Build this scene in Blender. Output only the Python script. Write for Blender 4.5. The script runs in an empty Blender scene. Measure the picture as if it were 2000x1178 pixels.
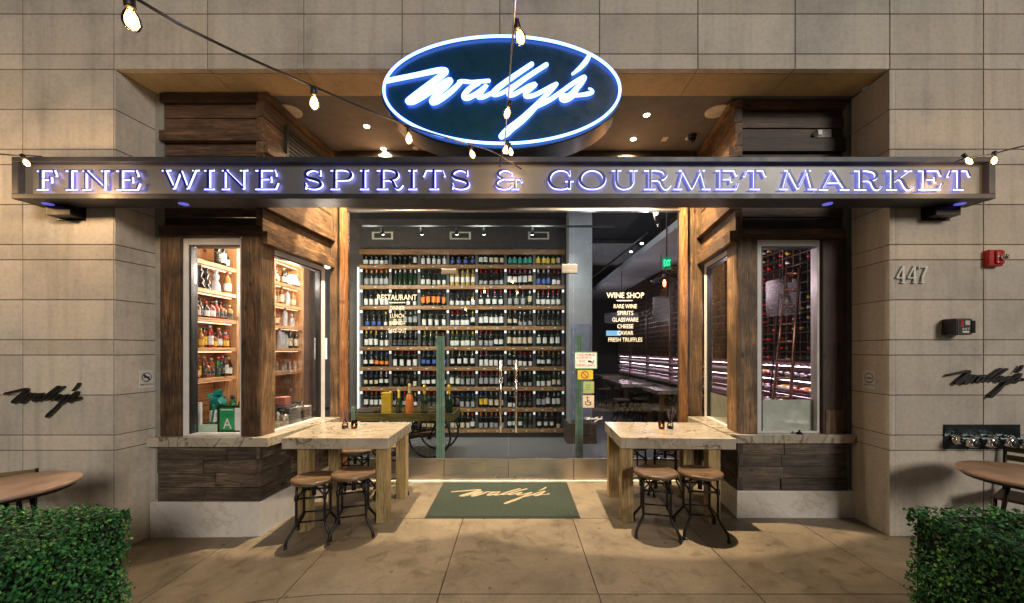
import bpy, bmesh, math, random
from mathutils import Vector, Matrix
random.seed(7)
R = math.radians
S = bpy.context.scene
COL = S.collection
# ---------------------------------------------------------------- camera, world, exposure
F, HX, HY, H = 750.0, 1007.0, 684.0, 1.7          # focal (px of the 2000 px photo), horizon point, eye height
cam = bpy.data.objects.new('camera', bpy.data.cameras.new('camera')); COL.objects.link(cam)
cam.location = (0, 0, H); cam.rotation_euler = (R(90), 0, 0)
cam.data.sensor_width = 36; cam.data.lens = 36*F/2000
cam.data.shift_x = -(HX-1000)/2000; cam.data.shift_y = (HY-589)/2000
cam.data.clip_start = 0.05; cam.data.clip_end = 500
S.camera = cam
S.view_settings.view_transform = 'Standard'; S.view_settings.look = 'None'
S.view_settings.exposure = 0.62; S.view_settings.gamma = 1
W = bpy.data.worlds.new('World'); S.world = W; W.use_nodes = True
wn = W.node_tree.nodes; wl = W.node_tree.links
bg = wn['Background']
tc = wn.new('ShaderNodeTexCoord'); sp = wn.new('ShaderNodeSeparateXYZ'); cr = wn.new('ShaderNodeValToRGB')
wl.new(tc.outputs['Generated'], sp.inputs[0]); wl.new(sp.outputs['Z'], cr.inputs[0]); wl.new(cr.outputs[0], bg.inputs[0])
cr.color_ramp.elements[0].color = (0.33, 0.29, 0.24, 1); cr.color_ramp.elements[1].color = (0.16, 0.17, 0.21, 1)
cr.color_ramp.elements[1].position = 0.5
bg.inputs[1].default_value = 0.17
def sun(rot, e, col, ang):
    l = bpy.data.lights.new('street_glow', 'SUN'); l.energy = e; l.color = col; l.angle = R(ang)
    o = bpy.data.objects.new('street_glow', l); COL.objects.link(o); o.rotation_euler = rot; return o
SUN = sun((R(70), 0, R(28)), 1.08, (1, 0.91, 0.81), 16)      # far street lamps, high behind the camera to the right

def P(u, v, Y): return ((u-HX)*Y/F, Y, H+(HY-v)*Y/F)
def X(u, Y): return (u-HX)*Y/F
def Z(v, Y): return H+(HY-v)*Y/F

# ---------------------------------------------------------------- materials
def mk(name):
    m = bpy.data.materials.new(name); m.use_nodes = True
    return m, m.node_tree.nodes, m.node_tree.links, m.node_tree.nodes['Principled BSDF']
def texbase(n, l, scale):
    tc = n.new('ShaderNodeTexCoord'); mp = n.new('ShaderNodeMapping'); mp.inputs['Scale'].default_value = scale
    l.new(tc.outputs['Object'], mp.inputs[0]); return mp
def noise(n, l, src, sc, det=4, rough=.55, dist=0):
    t = n.new('ShaderNodeTexNoise'); t.inputs['Scale'].default_value = sc; t.inputs['Detail'].default_value = det
    t.inputs['Roughness'].default_value = rough; t.inputs['Distortion'].default_value = dist
    l.new(src, t.inputs['Vector']); return t.outputs['Fac']
def ramp(n, l, src, stops):
    r = n.new('ShaderNodeValToRGB'); e = r.color_ramp.elements
    while len(e) < len(stops): e.new(.5)
    for i, (p, c) in enumerate(stops): e[i].position = p; e[i].color = (*c, 1) if len(c) == 3 else c
    l.new(src, r.inputs[0]); return r.outputs[0]
def mix(n, l, a, b, fac, mode='MULTIPLY'):
    m = n.new('ShaderNodeMix'); m.data_type = 'RGBA'; m.blend_type = mode
    if hasattr(fac, 'links') or hasattr(fac, 'is_linked'): l.new(fac, m.inputs[0])
    else: m.inputs[0].default_value = fac
    for k, v in ((6, a), (7, b)):
        if isinstance(v, tuple): m.inputs[k].default_value = (*v, 1)
        else: l.new(v, m.inputs[k])
    return m.outputs[2]
def tint(n, l, c):
    a = n.new('ShaderNodeAttribute'); a.attribute_name = 'tint'
    return mix(n, l, c, a.outputs['Color'], 1.0)
def bump(n, l, b, h, strength, dist=.01):
    bp = n.new('ShaderNodeBump'); bp.inputs['Strength'].default_value = strength; bp.inputs['Distance'].default_value = dist
    l.new(h, bp.inputs['Height']); l.new(bp.outputs[0], b.inputs['Normal'])
def plain(name, c, rough=.5, metal=0, var=.12, sc=9, bmp=0, **kw):
    m, n, l, b = mk(name)
    mp = texbase(n, l, (1, 1, 1)); f = noise(n, l, mp.outputs[0], sc, 5)
    lo = tuple(max(0, x*(1-var*1.6)) for x in c); hi = tuple(min(1, x*(1+var*1.6)) for x in c)
    l.new(ramp(n, l, f, [(.3, lo), (.7, hi)]), b.inputs['Base Color'])
    rr = ramp(n, l, f, [(.3, (max(.02, rough-.06),)*3), (.7, (min(1, rough+.06),)*3)]); l.new(rr, b.inputs['Roughness'])
    b.inputs['Metallic'].default_value = metal
    for k, v in kw.items(): b.inputs[k].default_value = v
    if bmp: bump(n, l, b, noise(n, l, mp.outputs[0], sc*9, 4), bmp)
    return m
def emit(name, c, s):
    m, n, l, b = mk(name); b.inputs['Base Color'].default_value = (*c, 1)
    b.inputs['Emission Color'].default_value = (*c, 1); b.inputs['Emission Strength'].default_value = s; return m
def wood(name, dark, light, axis, rough=.6, grain=1.0, blot=.5, bmp=.5):
    m, n, l, b = mk(name)
    s = [9, 9, 9]; s['xyz'.index(axis)] = .75
    a = n.new('ShaderNodeAttribute'); a.attribute_name = 'tint'
    tc_ = n.new('ShaderNodeTexCoord'); ad = n.new('ShaderNodeVectorMath'); ad.operation = 'MULTIPLY_ADD'
    l.new(a.outputs['Color'], ad.inputs[0]); ad.inputs[1].default_value = (37, 23, 31); l.new(tc_.outputs['Object'], ad.inputs[2])
    mp = n.new('ShaderNodeMapping'); mp.inputs['Scale'].default_value = s; l.new(ad.outputs[0], mp.inputs[0])
    f = noise(n, l, mp.outputs[0], 1.3*grain, 7, .68, 1.4)
    c = ramp(n, l, f, [(.33, dark), (.45, tuple(x*.45+y*.55 for x, y in zip(dark, light))), (.52, tuple(x*.75+y*.25 for x, y in zip(dark, light))), (.6, light), (.72, tuple(x*.6 for x in light))])
    f2 = noise(n, l, ad.outputs[0], 3.1, 4, .6)
    c = mix(n, l, c, ramp(n, l, f2, [(.35, (1-blot,)*3), (.6, (1, 1, 1))]), 1.0)
    # fine open grain and nail-sized knots
    s2 = [90, 90, 90]; s2['xyz'.index(axis)] = 4
    mp2 = n.new('ShaderNodeMapping'); mp2.inputs['Scale'].default_value = s2; l.new(ad.outputs[0], mp2.inputs[0])
    f3 = noise(n, l, mp2.outputs[0], 1.0, 3, .6)
    c = mix(n, l, c, ramp(n, l, f3, [(.36, (.36, .32, .28)), (.5, (1, 1, 1))]), .85)
    sk = [6.5, 6.5, 6.5]; sk['xyz'.index(axis)] = 3.2
    mp3 = n.new('ShaderNodeMapping'); mp3.inputs['Scale'].default_value = sk; l.new(ad.outputs[0], mp3.inputs[0])
    v = n.new('ShaderNodeTexVoronoi'); v.inputs['Scale'].default_value = 1.0; l.new(mp3.outputs[0], v.inputs['Vector'])
    c = mix(n, l, c, ramp(n, l, v.outputs['Distance'], [(.05, (.25, .2, .16)), (.13, (1, 1, 1))]), 1.0)
    l.new(tint(n, l, c), b.inputs['Base Color']); b.inputs['Roughness'].default_value = rough
    ma = n.new('ShaderNodeMath'); ma.operation = 'ADD'; l.new(f, ma.inputs[0]); l.new(f3, ma.inputs[1])
    bump(n, l, b, ma.outputs[0], bmp, .004)
    return m
def stone(name, c, streak=.2):
    m, n, l, b = mk(name)
    mp = texbase(n, l, (1, 1, 1))
    big = noise(n, l, mp.outputs[0], 1.3, 5, .6); fine = noise(n, l, mp.outputs[0], 26, 6, .7)
    col = ramp(n, l, big, [(.34, tuple(x*.74 for x in c)), (.5, c), (.7, (min(1, c[0]*1.1), c[1]*1.07, c[2]*1.0))])
    mp2 = texbase(n, l, (7, 7, .45)); st = noise(n, l, mp2.outputs[0], 1.3, 5, .62)
    col = mix(n, l, col, ramp(n, l, st, [(.30, (1-streak, (1-streak)*1.0, (1-streak)*.98)), (.52, (1, 1, 1)), (.75, (1.0, .98, .93))]), 1.0)
    col = mix(n, l, col, ramp(n, l, fine, [(.34, (.86, .845, .82)), (.54, (1, 1, 1))]), 1.0)
    mp3 = texbase(n, l, (1, 1, 1)); v = n.new('ShaderNodeTexVoronoi'); v.inputs['Scale'].default_value = 9; v.inputs['Randomness'].default_value = 1
    wv = n.new('ShaderNodeVectorMath'); wv.operation = 'ADD'
    nn = n.new('ShaderNodeTexNoise'); nn.inputs['Scale'].default_value = 14; l.new(mp3.outputs[0], nn.inputs['Vector'])
    l.new(mp3.outputs[0], wv.inputs[0]); l.new(nn.outputs['Color'], wv.inputs[1]); l.new(wv.outputs[0], v.inputs['Vector'])
    col = mix(n, l, col, ramp(n, l, v.outputs['Distance'], [(.05, (.45, .4, .33)), (.1, (1, 1, 1))]), .8)   # small pits
    l.new(tint(n, l, col), b.inputs['Base Color']); b.inputs['Roughness'].default_value = .62
    bump(n, l, b, fine, .25, .004)
    return m
def marble(name, base, vein, rough=.22, sc=1.0):
    m, n, l, b = mk(name)
    mp = texbase(n, l, (sc, sc*1.4, sc))
    mp.inputs['Rotation'].default_value = (.5, .3, .7)
    cols = base
    last = None
    for s, th, st in ((1.3, .006, .8), (2.9, .007, .5), (.7, .04, .25)):
        f = noise(n, l, mp.outputs[0], s, 6, .55, .9)
        sb = n.new('ShaderNodeMath'); sb.operation = 'SUBTRACT'; l.new(f, sb.inputs[0]); sb.inputs[1].default_value = .5
        ab = n.new('ShaderNodeMath'); ab.operation = 'ABSOLUTE'; l.new(sb.outputs[0], ab.inputs[0])
        w = tuple(1-(1-v)*st for v in vein)
        r = ramp(n, l, ab.outputs[0], [(th*.2, w), (th*2.2, (1, 1, 1))])
        last = r if last is None else mix(n, l, last, r, 1.0)
    cl = ramp(n, l, noise(n, l, mp.outputs[0], 3, 6, .6, .6), [(.3, tuple(x*.86 for x in base)), (.65, base)])
    l.new(mix(n, l, cl, last, 1.0), b.inputs['Base Color']); b.inputs['Roughness'].default_value = rough
    return m
def glass(name, col=(1, 1, 1), refl=1.0, alpha=.94):
    m = bpy.data.materials.new(name); m.use_nodes = True; n = m.node_tree.nodes; l = m.node_tree.links
    n.remove(n['Principled BSDF']); out = n['Material Output']
    t = n.new('ShaderNodeBsdfTransparent'); t.inputs[0].default_value = (*[x*alpha for x in col], 1)
    g = n.new('ShaderNodeBsdfGlossy'); g.inputs['Roughness'].default_value = .01
    fr = n.new('ShaderNodeFresnel'); fr.inputs[0].default_value = 1.45
    mu = n.new('ShaderNodeMath'); mu.operation = 'MULTIPLY'; l.new(fr.outputs[0], mu.inputs[0]); mu.inputs[1].default_value = refl
    ms = n.new('ShaderNodeMixShader'); l.new(mu.outputs[0], ms.inputs[0]); l.new(t.outputs[0], ms.inputs[1]); l.new(g.outputs[0], ms.inputs[2])
    l.new(ms.outputs[0], out.inputs['Surface']); return m
def concrete(name, c, rough=.55):
    m, n, l, b = mk(name)
    mp = texbase(n, l, (1, 1, 1))
    a = noise(n, l, mp.outputs[0], 1.1, 6, .65, .5); f = noise(n, l, mp.outputs[0], 60, 5, .7); d = noise(n, l, mp.outputs[0], 5.5, 6, .7, .8)
    col = ramp(n, l, a, [(.3, tuple(x*.58 for x in c)), (.5, c), (.7, tuple(x*1.22 for x in c))])
    col = mix(n, l, col, ramp(n, l, d, [(.32, (.55, .52, .47)), (.5, (1, 1, 1)), (.7, (1.0, .99, .96))]), .9)
    col = mix(n, l, col, ramp(n, l, f, [(.35, (.8, .8, .8)), (.6, (1, 1, 1))]), .9)
    mp2 = texbase(n, l, (1, 1, 1)); v = n.new('ShaderNodeTexVoronoi'); v.voronoi_dimensions = '2D'; v.inputs['Scale'].default_value = 1.7; l.new(mp2.outputs[0], v.inputs['Vector'])
    col = mix(n, l, col, ramp(n, l, v.outputs['Distance'], [(.018, (.5, .47, .43)), (.03, (1, 1, 1))]), 1.0)   # gum spots
    l.new(tint(n, l, col), b.inputs['Base Color'])
    l.new(ramp(n, l, d, [(.3, (rough-.15,)*3), (.7, (rough+.15,)*3)]), b.inputs['Roughness'])
    ma = n.new('ShaderNodeMath'); ma.operation = 'ADD'; l.new(f, ma.inputs[0]); l.new(d, ma.inputs[1])
    bump(n, l, b, ma.outputs[0], .25, .003)
    return m
def steel(name, c, rough=.25, sc=(1, 1, 60)):
    m, n, l, b = mk(name); mp = texbase(n, l, sc); f = noise(n, l, mp.outputs[0], 3, 4)
    l.new(ramp(n, l, f, [(.3, tuple(x*.85 for x in c)), (.7, c)]), b.inputs['Base Color'])
    l.new(ramp(n, l, f, [(.3, (rough*.7,)*3), (.7, (rough*1.3,)*3)]), b.inputs['Roughness']); b.inputs['Metallic'].default_value = 1
    mp2 = texbase(n, l, (3, 3, 1.2)); bump(n, l, b, noise(n, l, mp2.outputs[0], 2.0, 2), .12, .02); return m

M = {}
M['stone'] = stone('limestone', (.53, .49, .425))
M['joint'] = plain('mortar_joint', (.14, .125, .10), .9)
M['soffit'] = stone('soffit_stone', (.48, .37, .22), .15)
M['stucco'] = plain('stucco', (.115, .116, .118), .8, bmp=.15)
M['concrete'] = concrete('sidewalk_concrete', (.215, .180, .130))
M['jointdark'] = plain('joint_dark', (.07, .06, .05), .9)
M['asphalt'] = plain('asphalt', (.05, .05, .05), .85, bmp=.4)
M['shopfloor'] = plain('polished_concrete', (.17, .175, .185), .33, sc=2, var=.05)
M['marble'] = marble('marble_top', (.42, .375, .295), (.25, .19, .12))
M['marble2'] = marble('marble_base', (.62, .60, .56), (.82, .74, .66), .35)
M['wd_x'] = wood('reclaimed_dark_x', (.016, .009, .005), (.12, .068, .038), 'x')
M['wg_x'] = wood('reclaimed_grey_x', (.028, .019, .013), (.22, .16, .11), 'x', blot=.6)
M['wg_y'] = wood('reclaimed_grey_y', (.028, .019, .013), (.22, .16, .11), 'y', blot=.6)
M['wd_z'] = wood('reclaimed_dark_z', (.026, .014, .007), (.24, .125, .055), 'z', blot=.68)
M['wr_z'] = wood('reclaimed_red_z', (.025, .012, .009), (.10, .045, .028), 'z')
M['wm_y'] = wood('reclaimed_mid_y', (.032, .017, .008), (.31, .18, .085), 'y', blot=.6)
M['wm_z'] = wood('reclaimed_mid_z', (.045, .026, .012), (.34, .20, .095), 'z', blot=.6)
M['wj_z'] = wood('jamb_orange_z', (.12, .05, .015), (.48, .23, .075), 'z', blot=.3)
M['wj_x'] = wood('jamb_orange_x', (.12, .05, .015), (.48, .23, .075), 'x', blot=.3)
M['leg'] = wood('table_leg_oak', (.30, .20, .08), (.48, .35, .155), 'z', blot=.3, bmp=.2)
M['seat'] = wood('seat_wood', (.075, .043, .024), (.225, .15, .09), 'x', rough=.32, blot=.25, bmp=.15)
M['shelf'] = wood('wine_shelf_oak', (.19, .095, .04), (.42, .23, .10), 'x', rough=.4, blot=.15, bmp=.1)
M['shelf_y'] = wood('liquor_shelf_oak', (.42, .22, .10), (.66, .38, .19), 'y', rough=.4, blot=.1, bmp=.1)
M['shelf_z'] = wood('liquor_shelf_oak_z', (.42, .22, .10), (.66, .38, .19), 'z', rough=.4, blot=.1, bmp=.1)
M['iron'] = plain('black_iron', (.018, .016, .015), .35, .6)
M['black'] = plain('black_paint', (.015, .015, .016), .45)
M['rubber'] = plain('rubber', (.02, .02, .02), .8)
M['darkmetal'] = plain('sign_dark_metal', (.032, .033, .04), .45, .15)
M['signface'] = plain('sign_face_metal', (.165, .165, .155), .42, .35, sc=2, var=.08)
M['navy'] = plain('navy_enamel', (.012, .02, .11), .35)
M['neon'] = emit('violet_white_led', (.27, .29, 1.0), 4.2)
M['ovalface'] = plain('oval_green_acrylic', (.003, .040, .075), .3, var=.0)
M['ovalside'] = plain('oval_side', (.01, .014, .03), .35, .4)
M['white_led'] = emit('blue_white_led', (.13, .27, 1.0), 5.6)
M['alu'] = plain('window_aluminium', (.60, .59, .57), .42, .0, var=.05)
M['channel'] = plain('channel_metal', (.22, .22, .19), .6, .2)
M['steel'] = steel('brushed_steel', (.60, .56, .50), .36)
M['chrome'] = steel('chrome', (.8, .78, .74), .1, (1, 1, 1))
M['glass'] = glass('clear_glass', refl=.5)
M['glassdoor'] = glass('door_glass', (.93, .97, .95), refl=1.0, alpha=.92)
M['fin'] = plain('green_acrylic', (.42, .60, .46), .25, Alpha=.84)
M['frost'] = plain('frosted_film', (.50, .55, .47), .55)
M['red'] = plain('alarm_red', (.42, .012, .015), .35)
M['amberbulb'] = emit('filament_bulb', (1.0, .60, .24), 11)
M['bulbglass'] = glass('amber_bulb_glass', (1, .80, .52), 1.6, .95)
M['downlight'] = emit('downlight_lens', (1.0, .86, .62), 22)
M['discwhite'] = plain('ceiling_disc', (.55, .52, .42), .5)
M['white'] = plain('white_paint', (.72, .71, .68), .5)
M['paper'] = plain('paper', (.7, .7, .68), .7)
M['led'] = emit('cool_led', (.85, .92, 1.0), .5)
M['ledwarm'] = emit('warm_led', (1.0, .62, .36), 3)
M['ledpink'] = emit('pink_led', (1.0, .66, .86), 15)
M['flame'] = emit('candle_flame', (1.0, .55, .2), 22)
M['smoke'] = glass('smoked_glass', (.42, .3, .22), .8, .75)
M['clear'] = glass('vase_glass', (.9, .9, .9), 1.4, .9)
M['lavender'] = plain('dried_lavender', (.10, .07, .10), .8)
M['mat'] = plain('green_carpet', (.021, .034, .025), .95, sc=60, var=.35, bmp=.5)
M['matlogo'] = plain('tan_carpet', (.32, .265, .17), .95, sc=60, bmp=.4)
M['matrim'] = plain('mat_rim', (.02, .028, .02), .9)
M['leaf'] = None
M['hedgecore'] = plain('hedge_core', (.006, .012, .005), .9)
M['text'] = plain('vinyl_cream', (.88, .85, .72), .5); 
M['room'] = plain('shop_wall_grey', (.075, .072, .072), .7)
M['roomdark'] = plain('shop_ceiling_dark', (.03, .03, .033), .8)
M['column'] = plain('column_plaster', (.34, .35, .37), .6, sc=2)
M['panel'] = plain('column_panel', (.25, .28, .36), .5)
M['walnut'] = wood('rack_walnut', (.035, .016, .01), (.13, .06, .038), 'y', rough=.45, blot=.2, bmp=.1)
M['logo'] = plain('bronze_logo', (.022, .019, .018), .45, .3)
M['copper'] = plain('copper_rail', (.2, .09, .055), .35, .6)
M['cart'] = wood('cart_wood', (.08, .055, .012), (.22, .16, .045), 'x', rough=.45)
M['exit'] = emit('exit_green', (.05, 1.0, .45), 1.6)
M['exitbox'] = emit('exit_box', (.01, .32, .16), .35)
M['screen'] = emit('screen_blue', (.25, .55, .8), .7)
M['shade'] = plain('reflected_white', (.5, .5, .52), .7, Alpha=.2)  # pale film of the drums modelled for reflections in the glass
m_, n_, l_, b_ = mk('boxwood_leaf')
a_ = n_.new('ShaderNodeAttribute'); a_.attribute_name = 'tint'
l_.new(a_.outputs['Color'], b_.inputs['Base Color']); b_.inputs['Roughness'].default_value = .45; b_.inputs['Specular IOR Level'].default_value = .3
M['leaf'] = m_

# ---------------------------------------------------------------- mesh builder
def rt(a=.75, b=1.1, warm=0):
    v = random.uniform(a, b); return (v*(1+warm), v, v*(1-warm))
class MB:
    def __init__(s): s.v = []; s.f = []; s.m = []; s.t = []; s.sm = []
    def add(s, vs, fs, m=0, t=(1, 1, 1), smooth=False):
        o = len(s.v); s.v += [tuple(p) for p in vs]
        for f in fs: s.f.append(tuple(o+i for i in f)); s.m.append(m); s.t.append(t); s.sm.append(smooth)
        return s
    def box(s, x0, x1, y0, y1, z0, z1, m=0, t=(1, 1, 1)):
        return s.hexa([(x0,y0,z0),(x1,y0,z0),(x1,y1,z0),(x0,y1,z0),(x0,y0,z1),(x1,y0,z1),(x1,y1,z1),(x0,y1,z1)], m, t)
    def hexa(s, v, m=0, t=(1, 1, 1)):
        return s.add(v, [(0,3,2,1),(4,5,6,7),(0,1,5,4),(1,2,6,5),(2,3,7,6),(3,0,4,7)], m, t)
    def seg(s, p0, p1, z0, z1, off0, off1, m=0, t=(1, 1, 1)):
        # upright board along plan segment p0-p1; off = distances along the right-hand normal of p0->p1
        d = Vector((p1[0]-p0[0], p1[1]-p0[1])).normalized(); n = Vector((d.y, -d.x))
        a0 = (p0[0]+n.x*off0, p0[1]+n.y*off0); b0 = (p1[0]+n.x*off0, p1[1]+n.y*off0)
        a1 = (p0[0]+n.x*off1, p0[1]+n.y*off1); b1 = (p1[0]+n.x*off1, p1[1]+n.y*off1)
        q = [a1, b1, b0, a0]
        return s.hexa([(*p, z0) for p in q]+[(*p, z1) for p in q], m, t)
    def prism(s, poly, z0, z1, m=0, t=(1, 1, 1)):
        n = len(poly); v = [(x, y, z0) for x, y in poly]+[(x, y, z1) for x, y in poly]
        return s.add(v, [tuple(range(n-1, -1, -1)), tuple(range(n, 2*n))]+[(i, (i+1) % n, n+(i+1) % n, n+i) for i in range(n)], m, t)
    def tube(s, pts, r, n=8, m=0, t=(1, 1, 1), flat=1.0, fn=None, closed=False):
        pts = [Vector(p) for p in pts]; N = len(pts); rs = r if isinstance(r, (list, tuple)) else [r]*N
        vs = []; up = None
        for i, p in enumerate(pts):
            if closed: d = (pts[(i+1) % N]-pts[i-1]).normalized()
            else: d = (pts[min(i+1, N-1)]-pts[max(i-1, 0)]).normalized()
            if up is None:
                up = Vector((0, 0, 1)) if abs(d.z) < .9 else Vector((1, 0, 0))
            u = (up-d*up.dot(d)).normalized(); w = d.cross(u); up = u
            for k in range(n):
                a = 2*math.pi*k/n; vs.append(p+u*math.cos(a)*rs[i]+w*math.sin(a)*rs[i])
        fs = [(i*n+k, i*n+(k+1) % n, ((i+1) % N)*n+(k+1) % n, ((i+1) % N)*n+k) for i in range(N if closed else N-1) for k in range(n)]
        s.add(vs, fs, m, t, True)
        if not closed: s.add([], [], m); o = len(s.v)-N*n; s.f += [tuple(o+k for k in range(n-1, -1, -1)), tuple(o+(N-1)*n+k for k in range(n))]; s.m += [m, m]; s.t += [t, t]; s.sm += [False, False]
        return s
    def lathe(s, prof, c=(0, 0, 0), n=16, m=0, t=(1, 1, 1), axis='z', smooth=True, a0=0, a1=2*math.pi):
        full = abs(a1-a0-2*math.pi) < 1e-6; K = n if full else n+1; vs = []
        for r, h in prof:
            for k in range(K):
                a = a0+(a1-a0)*k/n; x, y = r*math.cos(a), r*math.sin(a)
                if axis == 'z': vs.append((c[0]+x, c[1]+y, c[2]+h))
                elif axis == 'y': vs.append((c[0]+x, c[1]+h, c[2]+y))
                else: vs.append((c[0]+h, c[1]+x, c[2]+y))
        fs = []
        for i in range(len(prof)-1):
            for k in range(n):
                k2 = (k+1) % K if full else k+1
                fs.append((i*K+k, i*K+k2, (i+1)*K+k2, (i+1)*K+k))
        s.add(vs, fs, m, t, smooth)
        if full:
            o = len(s.v)-len(vs)
            for i, rev in ((0, True), (len(prof)-1, False)):
                if prof[i][0] > 1e-4:
                    r_ = range(K-1, -1, -1) if rev else range(K)
                    s.f.append(tuple(o+i*K+k for k in r_)); s.m.append(m); s.t.append(t); s.sm.append(False)
        return s
    def build(s, name, mats, parent=None, bevel=0, org=None, recalc=True):
        me = bpy.data.meshes.new(name)
        if not isinstance(mats, (list, tuple)): mats = [mats]
        if parent is not None: o0 = parent.matrix_world_loc if False else worldloc(parent)
        elif org is not None: o0 = Vector(org)
        else:
            xs = [p[0] for p in s.v]; ys = [p[1] for p in s.v]; zs = [p[2] for p in s.v]
            o0 = Vector(((min(xs)+max(xs))/2, (min(ys)+max(ys))/2, min(zs)))
        me.from_pydata([(p[0]-o0.x, p[1]-o0.y, p[2]-o0.z) for p in s.v], [], s.f)
        for q in mats: me.materials.append(q)
        me.polygons.foreach_set('material_index', s.m); me.polygons.foreach_set('use_smooth', s.sm)
        ca = me.color_attributes.new('tint', 'FLOAT_COLOR', 'CORNER')
        buf = []
        for pl, t in zip(me.polygons, s.t): buf += [t[0], t[1], t[2], 1.0]*pl.loop_total
        ca.data.foreach_set('color', buf)
        if recalc:
            bm = bmesh.new(); bm.from_mesh(me); bmesh.ops.recalc_face_normals(bm, faces=bm.faces); bm.to_mesh(me); bm.free()
        o = bpy.data.objects.new(name, me); COL.objects.link(o)
        if parent is not None: o.parent = parent
        else: o.location = o0
        if bevel:
            b = o.modifiers.new('bevel', 'BEVEL'); b.width = bevel; b.segments = 2; b.limit_method = 'ANGLE'; b.angle_limit = R(40)
        return o
def worldloc(o):
    v = Vector(o.location)
    while o.parent: o = o.parent; v = v+Vector(o.location)
    return v
def tag(o, label=None, cat=None, group=None, kind=None):
    if label: o['label'] = label
    if cat: o['category'] = cat
    if group: o['group'] = group
    if kind: o['kind'] = kind
    return o
def thing(name, label, cat, loc, group=None):
    o = bpy.data.objects.new(name, None); COL.objects.link(o); o.location = loc; o.empty_display_size = .1
    return tag(o, label, cat, group)
def kids(o): return [c for c in bpy.data.objects if c.parent == o]
KC = {}
def dup(root, loc, label, rotz=None, group=None):
    def rec(o, par):
        c = o.copy(); COL.objects.link(c)
        if par is not None: c.parent = par
        for ch in (KC.setdefault(o.name, kids(o))): rec(ch, c)
        return c
    c = rec(root, None); c.location = loc; c['label'] = label
    if rotz is not None: c.rotation_euler = (0, 0, rotz)
    if group: c['group'] = group
    return c
def lamp(kind, name, loc, energy, col, parent=None, **kw):
    l = bpy.data.lights.new(name, kind); l.energy = energy; l.color = col
    for k, v in kw.items():
        if k not in ('rot', 'aim'): setattr(l, k, v)
    o = bpy.data.objects.new(name, l); COL.objects.link(o)
    o.location = loc
    if 'aim' in kw: o.rotation_euler = (Vector(kw['aim'])-Vector(loc)).to_track_quat('-Z', 'Y').to_euler()
    if parent is not None: o.location = Vector(loc)-worldloc(parent); o.parent = parent
    return o
ORD = ['first','second','third','fourth','fifth','sixth','seventh','eighth','ninth','tenth','eleventh','twelfth','thirteenth','fourteenth','fifteenth','sixteenth','seventeenth','eighteenth','nineteenth','twentieth','twenty-first','twenty-second','twenty-third','twenty-fourth']

_tc = {}
def text_pts(s):
    if s not in _tc:
        cu = bpy.data.curves.new('t', 'FONT'); cu.body = s; cu.align_x = 'CENTER'; cu.resolution_u = 3; cu.offset = .006
        o = bpy.data.objects.new('t', cu); COL.objects.link(o)
        bpy.context.view_layer.update()
        me = bpy.data.meshes.new_from_object(o.evaluated_get(bpy.context.evaluated_depsgraph_get()))
        _tc[s] = ([tuple(v.co) for v in me.vertices], [tuple(p.vertices) for p in me.polygons])
        bpy.data.objects.remove(o); bpy.data.curves.remove(cu); bpy.data.meshes.remove(me)
    return _tc[s]
def text_to(mb, s, x0, x1, z0, z1, y, m=0, mirror=False):
    # lettering in the plane Y=y filling the box x0..x1, z0..z1
    v, f = text_pts(s)
    ax, bx = min(p[0] for p in v), max(p[0] for p in v); az, bz = min(p[1] for p in v), max(p[1] for p in v)
    out = []
    for p in v:
        u = (p[0]-ax)/(bx-ax)
        if mirror: u = 1-u
        out.append((x0+u*(x1-x0), y, z0+(p[1]-az)/(bz-az)*(z1-z0)))
    mb.add(out, f, m)
    return mb
def smooth_path(pts, sub=5):
    # pts: (x, y, w) Catmull-Rom
    out = []
    n = len(pts)
    for i in range(n-1):
        p0, p1, p2, p3 = pts[max(i-1, 0)], pts[i], pts[i+1], pts[min(i+2, n-1)]
        for k in range(sub):
            t = k/sub
            out.append(tuple(.5*((2*b)+(c-a)*t+(2*a-5*b+4*c-d)*t*t+(-a+3*b-3*c+d)*t**3) for a, b, c, d in zip(p0, p1, p2, p3)))
    out.append(tuple(pts[-1])); return out
def ribbon(mb, pts, mp, depth, lift=0, m=0, roundcap=True, slope=0.0):
    """pts (x, y, halfwidth) in drawing units; mp(x, y, d) -> world, d = height off the plane."""
    if roundcap:
        def cap(a, b):
            dx, dy = a[0]-b[0], a[1]-b[1]; L = math.hypot(dx, dy) or 1; w = a[2]
            return [(a[0]+dx/L*w*s_, a[1]+dy/L*w*s_, w*math.sqrt(max(0.01, 1-s_*s_))) for s_ in (.98, .85, .6, .3)]
        pts = cap(pts[0], pts[1])+list(pts)+cap(pts[-1], pts[-2])[::-1]
    L = []; Rr = []
    n = len(pts)
    for i, p in enumerate(pts):
        a = pts[max(i-1, 0)]; b = pts[min(i+1, n-1)]
        dx, dy = b[0]-a[0], b[1]-a[1]; q = math.hypot(dx, dy) or 1; nx, ny = -dy/q, dx/q
        d = lift+depth+slope*i/n
        L.append((p[0]+nx*p[2], p[1]+ny*p[2], d)); Rr.append((p[0]-nx*p[2], p[1]-ny*p[2], d))
    vs = []
    for a, b in zip(L, Rr): vs += [mp(*a), mp(*b), mp(b[0], b[1], lift), mp(a[0], a[1], lift)]
    fs = [(0, 1, 2, 3), ((n-1)*4+3, (n-1)*4+2, (n-1)*4+1, (n-1)*4)]
    for i in range(n-1):
        for k in range(4): fs.append((i*4+k, (i+1)*4+k, (i+1)*4+(k+1) % 4, i*4+(k+1) % 4))
    mb.add(vs, fs, m)
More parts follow.
